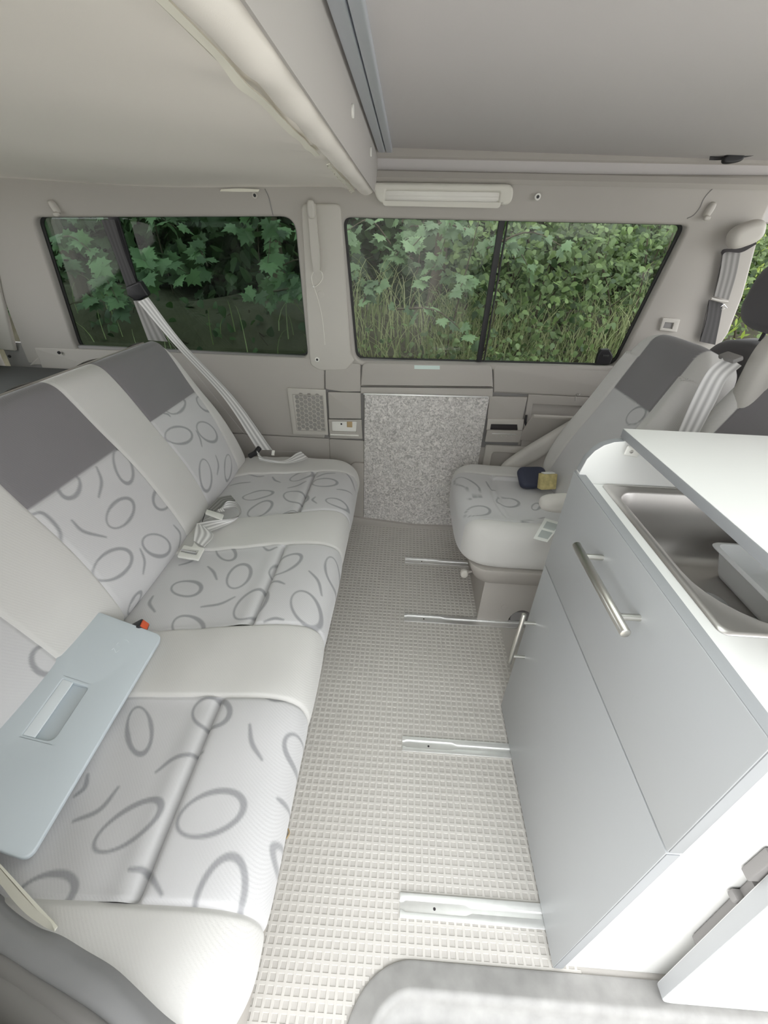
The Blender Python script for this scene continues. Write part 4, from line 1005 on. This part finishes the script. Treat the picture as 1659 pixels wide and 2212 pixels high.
# lamp above the middle window
lm = thing('ceiling_lamp', 'long cream reading lamp fitted above the middle window', 'lamp')
Fl = FU.shift(.024)
q = [Fl.px(*t) for t in ((800, 394), (1112, 398), (1106, 444), (818, 440))]
def shrink(q, k): c = np.mean(q, 0); return [tuple(c+(np.array(t)-c)*np.array(k)) for t in q]
qh = [Fl.px(*t) for t in ((834, 412), (1080, 416), (1076, 443), (832, 438))]
plate('housing', rpoly(q, [.02, .03, .03, .02], 8), Fl, .026, 'lamp_shell', lm, holes=(rpoly(qh, .003),), bev=.008, seg=4)
plate('diffuser', rpoly(shrink(qh, (1.02, 1.05)), .003), Fl.shift(-.006), .006, 'lens', lm)
a, b = Fl.px(836, 418), Fl.px(1080, 421)
for k in range(3):
    bar('diffuser_rib', (a[0], a[1]-.006-.008*k), (b[0], b[1]-.006-.008*k), .002, Fl.shift(-.0055), 'lens', lm, th=.001)

def hook(c, label):
    h_ = thing('coat_hook', label, 'coat hook', 'coat hooks on the window header')
    F_ = FU.shift(.003); a = np.array(F_.px(*c[0])); b = np.array(F_.px(*c[1])); d = b-a; L_ = np.linalg.norm(d)
    Fh = Frame(F_.pt(*((a+b)/2)), F_.U*d[0]+F_.V*d[1], F_.N); Fh = Frame(Fh.o, Fh.U, np.cross(F_.N, Fh.U))
    if Fh.N@F_.N < 0: Fh = Frame(Fh.o, Fh.U, -Fh.V)
    pillow('hook_body', Fh, L_/2, .011, .024, 'trim_light', h_, nexp=2.6, rings=8, segs=36, edge=.009)
    pillow('hook_tip', Frame(F_.pt(*b, .014), F_.U, F_.V), .010, .007, .014, 'trim_light', h_, nexp=2.4, rings=6, segs=24, edge=.005)
hook(((107, 432), (128, 462)), 'small grey coat hook above the dark rear window')
hook(((1543, 436), (1522, 470)), 'small grey coat hook beside the belt pillar')
for c, lb_ in (((550, 422), 'screw with grey collar above the rear window'), ((1162, 425), 'screw with white collar to the right of the lamp'), ((685, 777), 'screw with white collar at the foot of the pillar trim')):
    s_ = thing('trim_screw', lb_, 'screw', 'trim screws on the far wall')
    F_ = FU.shift(.012 if c[0] != 550 else .003); a = F_.px(*c); Fd = Frame(F_.pt(*a), F_.U, F_.V)
    disc('collar', Fd, .0095, .005, 'white_plastic' if c[0] != 550 else 'trim_light', s_); disc('screw_head', Fd.shift(.001), .0048, .003, 'black_plastic', s_, n=14)
pn_ = FU.shift(.006); a = pn_.px(1158, 389); tag(disc('trim_clip', Frame(pn_.pt(*a), pn_.U, pn_.V), .006, .006, 'white_plastic'), 'tiny white clip above the screw near the lamp', 'clip')
# pillar strap with cord
ps = thing('pillar_strap', 'pale grab strap on the pillar between the windows', 'strap')
Fq = FU.shift(.022); L_ = [Fq.pt(*Fq.px(*t)) for t in ((664, 442), (668, 500), (672, 550), (678, 588))]; R_2 = [Fq.pt(*Fq.px(*t)) for t in ((681, 440), (686, 500), (691, 550), (691, 585))]
ribbon('strap_band', L_, R_2, 'trim_light', ps, n=24, thick=.006)
a = Fq.px(672, 452); pillow('strap_cap', Frame(Fq.pt(*a, .001), Fq.U, -Fq.N*0+Fq.V), .0125, .026, .016, 'trim_light', ps, nexp=3, rings=8, segs=32, edge=.006)
b = Fq.px(693, 635, -.012)
disc('blank_cap', Frame(FU.pt(*FU.px(693, 636, .0098), .0105), FU.U, FU.V), .0125, .003, 'trim_light', wall, n=28)
cd = thing('pull_cord', 'thin white pull cord knotted in a loop below the grab strap', 'cord')
cpts = lambda *t: [FU.pt(*FU.px(*q_, .014), .014) for q_ in t]
tube('loop', cpts((677, 588), (673, 598), (675, 612), (679, 620), (690, 612), (697, 600), (695, 588), (690, 584)), .0012, 'cord', cd, n=40, seg=6)
tube('tail', cpts((678, 620), (685, 640), (694, 675), (699, 710), (702, 745)), .0009, 'cord', cd, n=30, seg=6)
kn = FU.pt(*FU.px(677, 619, .014), .014); pillow('knot', Frame(kn, FU.U, FU.V), .004, .004, .007, 'white_plastic', cd, nexp=2.2, rings=5, segs=14, edge=.003)

# joints in the header lining
for nm, q in (('lining_joint', ((572, 408), (580, 425), (585, 445), (590, 466))), ('lining_joint', ((1562, 388), (1535, 412), (1520, 430), (1512, 448), (1498, 465), (1484, 472)))):
    tube(nm, [FU.pt(*FU.px(*t), .0002) for t in q], .0016, 'trim_dark', wall, n=20, seg=6)
ribbon('torn_lining', [FU.pt(*FU.px(*t), .008) for t in ((480, 409), (515, 407), (562, 409))], [FU.pt(*FU.px(*t), .010) for t in ((478, 413), (515, 414), (560, 414))], 'cream', wall, n=16, thick=.002)

# roof strap with buckle
rs = thing('roof_strap', 'black webbing strap with buckle tucked under the roof board edge', 'strap')
yR = 1.66
q = lambda x_, y_, d=0: P(x_, y_, y=yR-d)
ribbon('webbing', [q(1534, 332), q(1560, 330), q(1600, 326, .02), q(1640, 318, .03), q(1700, 300, .04)], [q(1532, 346), q(1556, 346), q(1605, 340, .02), q(1640, 334, .03), q(1700, 322, .04)], 'belt_dark', rs, n=24, thick=.004)
pillow('buckle', Frame(q(1583, 342, .02), (1, 0, .15), (0, 0, 1)), .028, .012, .02, 'black_plastic', rs, nexp=3, rings=6, segs=30, edge=.006)
tube('strap_bar', [q(1612, 326, .04), q(1700, 305, .05)], .0035, 'alu', rs, seg=8)

# belt pillar fittings
bg_ = thing('pillar_belt', 'grey seat belt with sleeve hanging from the belt pillar guide', 'seat belt')
Fv = FU.shift(.02); v = lambda x_, y_, n=0: Fv.pt(*Fv.px(x_, y_, n), n)
a, b = v(1585, 515, .02), v(1636, 497, .02)
pillow('guide_cover', Frame((a+b)/2, b-a, FU.V), .050, .034, .05, 'trim_light', bg_, nexp=2.8, rings=12, segs=60, edge=.02)
ribbon('sleeve', [v(1562, 545), v(1555, 590), v(1543, 640)], [v(1600, 545), v(1590, 595), v(1574, 648)], 'belt_grey', bg_, n=20, thick=.006)
ribbon('webbing', [v(1532, 648), v(1526, 690), v(1512, 738)], [v(1562, 655), v(1555, 695), v(1545, 745)], 'belt_dark', bg_, n=16, thick=.003)
ribbon('shade_slot', [v(1557, 545, .008), v(1565, 538, .012), v(1600, 536, .014), v(1632, 520, .016)], [v(1559, 552, .008), v(1570, 544, .012), v(1601, 545, .014), v(1634, 527, .016)], 'dark_slot', bg_, n=16)
tube('stop_ring', [v(1536, 645, .012), v(1555, 650, .014), v(1572, 652, .012)], .004, 'trim_light', bg_, seg=8)
tube('wire_clip', [v(1556, 663, .012), v(1564, 657, .014), v(1570, 665, .014), v(1558, 668, .012)], .0018, 'chrome', bg_, seg=6)
Fk = FU.shift(.010); q = [Fk.px(*t) for t in ((1432, 687), (1470, 690), (1462, 718), (1425, 714))]; qh = [Fk.px(*t) for t in ((1437, 696), (1456, 698), (1452, 711), (1432, 709))]
vb = thing('vent_box', 'small square vent box on the belt pillar above the single seat', 'vent')
plate('vent_frame', rpoly(q, .004), Fk, .012, 'trim_light', vb, holes=(qh,), bev=.002); plate('vent_slot', qh, Fk.shift(-.006), .002, 'trim_dark', vb)

# litter
sw1 = tag(tube('straw_blade', [P(622, 1790, z=.002), P(625, 1800, z=.003), P(618, 1812, z=.002)], .0016, 'wicker', None, n=8, seg=6), 'dry straw blade lying on the mat beside the bench', 'straw')
sw2 = tag(tube('straw_blade', [P(862, 2203, z=-.047), P(874, 2206, z=-.046), P(880, 2212, z=-.047)], .003, 'wicker', None, n=8, seg=6), 'dry straw blade lying in the step well', 'straw')

# ================================================================== OUTSIDE
struct(box('ground', (-14, -14, -.60), (14, 14, -.52), 'lawn', bev=0), 'grassy ground around the van', 'ground')
struct(box('added_gravel_track', (-13, -10.2, -.53), (13, .9, -.505), 'gravel', bev=0), 'added pale gravel track bouncing light through the open sliding door', 'track')  # unseen track added as bright bounce surface for the ceiling
def bank_z(x_, y_):
    t = min(1, max(0, (y_-1.95)/1.3)); t = t*t*(3-2*t)
    u_ = min(1, max(0, (y_-5.0)/1.6))
    return -.53+1.30*t+2.6*u_*u_*(3-2*u_)+.05*math.sin(3.1*x_+y_)+.03*math.sin(7*x_-3*y_)
G = [[(x_, y_, bank_z(x_, y_)) for y_ in np.linspace(1.95, 6.8, 46)] for x_ in np.linspace(-9, 9, 100)]
struct(grid('embankment', G, 'soil', flip=True), 'overgrown earth bank beside the van', 'bank')

MAPLE = [(0, 0), (.10, -.04), (.30, -.14), (.34, .02), (.56, .06), (.46, .20), (.64, .42), (.42, .40), (.30, .50), (.30, .66), (.16, .62), (0, 1.0)]
MAPLE = MAPLE+[(-a, b) for a, b in MAPLE[-2:0:-1]]
OVATE = [(0, 0), (.20, .02), (.36, .20), (.34, .45), (.18, .75), (0, 1.0), (-.18, .75), (-.34, .45), (-.36, .20), (-.20, .02)]
LONG = [(0, 0), (.09, .25), (.08, .6), (0, 1.0), (-.08, .6), (-.09, .25)]
def leaves(name, pos, ydir, nrm, size, shape, mat, parent, r_):
    """one foliage mesh out of many single leaves"""
    pos, ydir, nrm = (np.asarray(q, float) for q in (pos, ydir, nrm)); n = len(pos); m = len(shape)
    ydir = ydir/np.linalg.norm(ydir, axis=1, keepdims=True)
    xd = np.cross(ydir, nrm); xd /= np.linalg.norm(xd, axis=1, keepdims=True)+1e-9; zd = np.cross(xd, ydir)
    sh_ = np.array(list(shape)+[(0, .35)]); bend = np.array([-.10*abs(a)-.12*b*b for a, b in sh_]); bend[-1] = .02
    V = pos[:, None]+size[:, None, None]*(sh_[None, :, :1]*xd[:, None]+sh_[None, :, 1:]*ydir[:, None]+bend[None, :, None]*zd[:, None])
    k = np.arange(m); tri = np.stack([k, (k+1) % m, np.full(m, m)], 1)
    F_ = (tri[None]+(np.arange(n)*(m+1))[:, None, None]).reshape(-1, 3)
    me = bpy.data.meshes.new(name); V = V.reshape(-1, 3); me.vertices.add(len(V)); me.vertices.foreach_set('co', V.astype(np.float32).ravel())
    me.loops.add(F_.size); me.loops.foreach_set('vertex_index', F_.astype(np.int32).ravel()); me.polygons.add(len(F_))
    me.polygons.foreach_set('loop_start', np.arange(0, F_.size, 3, dtype=np.int32)); me.update()
    set_attr(me, 'tint', np.repeat(np.clip(r_.normal(.5, .28, n), 0, 1), m+1))
    o = link(name, me, mat, parent, 0); o['kind'] = 'stuff'; return o
def maple(label, base, height, sprays, seed, size=(.07, .11), mat='leaf_maple', shape=MAPLE, cat='tree', name='maple_tree', per=13, droop=-.25):
    r_ = np.random.default_rng(seed); t = thing(name, label, cat, 'trees and shrubs outside')
    bm = bmesh.new(); base = np.array(base, float); topp = base+np.array([r_.uniform(-.2, .2), r_.uniform(-.1, .2), height])
    tube_bm(bm, [base, base*.5+topp*.5+np.array([.06, .05, 0]), topp], [.06, .05, .02], 8)
    pos, yd, nr, sz = [], [], [], []
    for (sx, sy, sz_, dx, dy_, dz_) in sprays:
        s0 = np.array([sx, sy, sz_]); d = np.array([dx, dy_, dz_]); L = np.linalg.norm(d)
        tw_ = catmull([s0, s0+d*.5+np.array([0, 0, .05]), s0+d+np.array([0, 0, droop*L*.5])], 10); tube_bm(bm, tw_, np.linspace(.006, .0015, 10), 5)
        for k in range(per):
            f = (k+.5)/per; p = tw_[min(9, int(f*10))]; side = 1 if k % 2 else -1
            pos.append(p+r_.normal(0, .02, 3)); yd.append(d/L*.5+np.array([side*.6*d[1]/L, -side*.6*d[0]/L, 0])+np.array([0, -.25, -.45])+r_.normal(0, .25, 3))
            nr.append(np.array([0, -.8, .8])+r_.normal(0, .35, 3)); sz.append(r_.uniform(*size))
    bmesh.ops.recalc_face_normals(bm, faces=bm.faces[:])
    link('branches', bm_mesh(bm), 'bark', t, 0)['kind'] = 'stuff'
    leaves('foliage', pos, yd, nr, np.array(sz), shape, mat, t, r_)
    return t
def spr(n, lo, hi, seed, ln=(.25, .55)):
    r_ = np.random.default_rng(seed); o_ = []
    for _ in range(n):
        p = r_.uniform(lo, hi); a = r_.uniform(0, 2*math.pi); L = r_.uniform(*ln); o_.append((*p, L*math.cos(a), L*math.sin(a)*.6-.12, r_.uniform(-.15, .12)))
    return o_
maple('field maple with large lobed leaves outside the left end of the rear window', (-2.4, 3.3, -.4), 2.6, spr(34, (-2.9, 2.45, .75), (-1.5, 3.2, 1.75), 1)+spr(40, (-3.4, 2.3, 1.6), (-.9, 4.0, 2.8), 2), 11)
maple('field maple with hanging sprays outside the right end of the rear window', (-1.0, 3.5, -.3), 2.6, spr(16, (-1.5, 2.5, .95), (-.45, 3.1, 1.7), 3)+spr(46, (-1.8, 2.3, 1.6), (.3, 4.2, 2.8), 4), 12)
maple('field maple with pale leaves outside the left half of the middle window', (.1, 3.6, -.2), 2.6, spr(26, (-.5, 2.6, .85), (.6, 3.4, 1.7), 5)+spr(26, (-.6, 2.6, 1.75), (1.2, 4.2, 2.8), 6), 13, size=(.05, .085))
def bush(label, lo, hi, n, seed, shape=OVATE, size=(.035, .07), mat='leaf_weed', name='leafy_shrub', cat='shrub'):
    r_ = np.random.default_rng(seed); t = thing(name, label, cat, 'trees and shrubs outside'); lo, hi = np.array(lo), np.array(hi)
    bm = bmesh.new()
    for _ in range(14):
        a = r_.uniform(lo, hi); a[2] = bank_z(a[0], a[1]) if a[1] > 2.1 else -.52; b = a+r_.normal(0, .12, 3); b[2] = r_.uniform(lo[2]*.5+hi[2]*.5, hi[2])
        tube_bm(bm, [a, (a+b)/2+r_.normal(0, .04, 3), b], [.007, .005, .002], 5, n=6)
    bmesh.ops.recalc_face_normals(bm, faces=bm.faces[:]); link('stems', bm_mesh(bm), 'bark', t, 0)['kind'] = 'stuff'
    cl_ = r_.uniform(lo, hi, (max(4, n//9), 3)); pos = cl_[r_.integers(0, len(cl_), n)]+r_.normal(0, .06 if size[1] < .09 else .16, (n, 3))
    yd = r_.normal(0, .6, (n, 3))+np.array([0, -.35, -.25]); nr = r_.normal(0, .45, (n, 3))+np.array([0, -.7, .9])
    leaves('foliage', pos, yd, nr, r_.uniform(*size, n), shape, mat, t, r_); return t
bush('heart-leaved climber filling the middle of the sliding window', (.25, 2.75, .55), (1.15, 3.6, 1.4), 2600, 21, size=(.025, .06))
bush('bright bindweed mass outside the right end of the sliding window', (1.0, 2.8, .6), (2.2, 3.7, 1.65), 4600, 22, size=(.022, .045))
bush('low nettle patch under the climber outside the sliding window', (-.3, 2.55, .25), (1.0, 3.0, .70), 900, 23, size=(.022, .045))
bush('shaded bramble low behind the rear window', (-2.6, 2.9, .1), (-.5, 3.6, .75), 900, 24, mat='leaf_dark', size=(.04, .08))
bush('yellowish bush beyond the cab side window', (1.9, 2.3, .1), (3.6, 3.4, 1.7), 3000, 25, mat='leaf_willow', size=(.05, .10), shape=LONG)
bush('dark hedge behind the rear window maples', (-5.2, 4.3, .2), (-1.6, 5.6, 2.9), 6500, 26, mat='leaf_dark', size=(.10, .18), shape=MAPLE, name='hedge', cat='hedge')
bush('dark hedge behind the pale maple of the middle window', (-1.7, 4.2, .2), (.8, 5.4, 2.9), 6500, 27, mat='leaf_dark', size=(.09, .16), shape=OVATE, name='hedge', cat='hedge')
bush('green hedge behind the bindweed of the sliding window', (.7, 4.0, .2), (4.6, 5.4, 2.9), 7500, 28, mat='leaf_weed', size=(.08, .14), shape=OVATE, name='hedge', cat='hedge')
def grass(label, lo, hi, n, seed):
    r_ = np.random.default_rng(seed); t = thing('grass_clump', label, 'grass', 'grass on the bank'); V, F_, T = [], [], []
    for _ in range(n):
        x_, y_ = r_.uniform(lo, hi); h_ = r_.uniform(.22, .62); a = r_.uniform(0, 6.28); b = r_.uniform(.05, .35); z_ = bank_z(x_, y_)-.02; w = r_.uniform(.002, .005); tn = r_.uniform()
        i0 = len(V)
        for k in range(6):
            f = k/5; c = (x_+b*f*f*math.cos(a), y_+b*f*f*math.sin(a)*.6-.06*f, z_+h_*(f-.35*f**3)); ww = w*(1-f*.85)
            V += [(c[0]-ww, c[1], c[2]), (c[0]+ww, c[1], c[2])]; T += [tn, tn]
            if k: F_.append((i0+2*k-2, i0+2*k-1, i0+2*k+1, i0+2*k))
    me = pyd(V, F_); set_attr(me, 'tint', T); o = link('blades', me, 'grass', t, 0); o['kind'] = 'stuff'
grass('pale arching grass at the foot of the sliding window view', (.15, 2.4), (1.9, 3.1), 1500, 31)
grass('thin dry grass among the leaves left of the sliding divider', (-.6, 2.4), (.5, 3.2), 700, 32)
grass('sparse shaded grass low behind the rear window', (-2.4, 2.4), (-.5, 3.1), 45, 33)
# green surroundings on the open door side
bush('tall hedge across the added track on the open door side', (-6.5, -12.4, -.4), (-1.0, -11.2, 1.9), 2600, 41, mat='leaf_dark', size=(.16, .28), shape=MAPLE, name='hedge', cat='hedge')
bush('willow with hanging yellow-green leaves on the open door side', (-1.2, -12.0, -.2), (2.6, -10.8, 2.4), 3000, 42, mat='leaf_willow', size=(.16, .30), shape=LONG, name='willow_tree', cat='tree')
bush('broad hedge farther along the open door side', (2.4, -12.4, -.4), (8.5, -11.2, 1.9), 2600, 43, mat='leaf_dark', size=(.16, .28), shape=OVATE, name='hedge', cat='hedge')
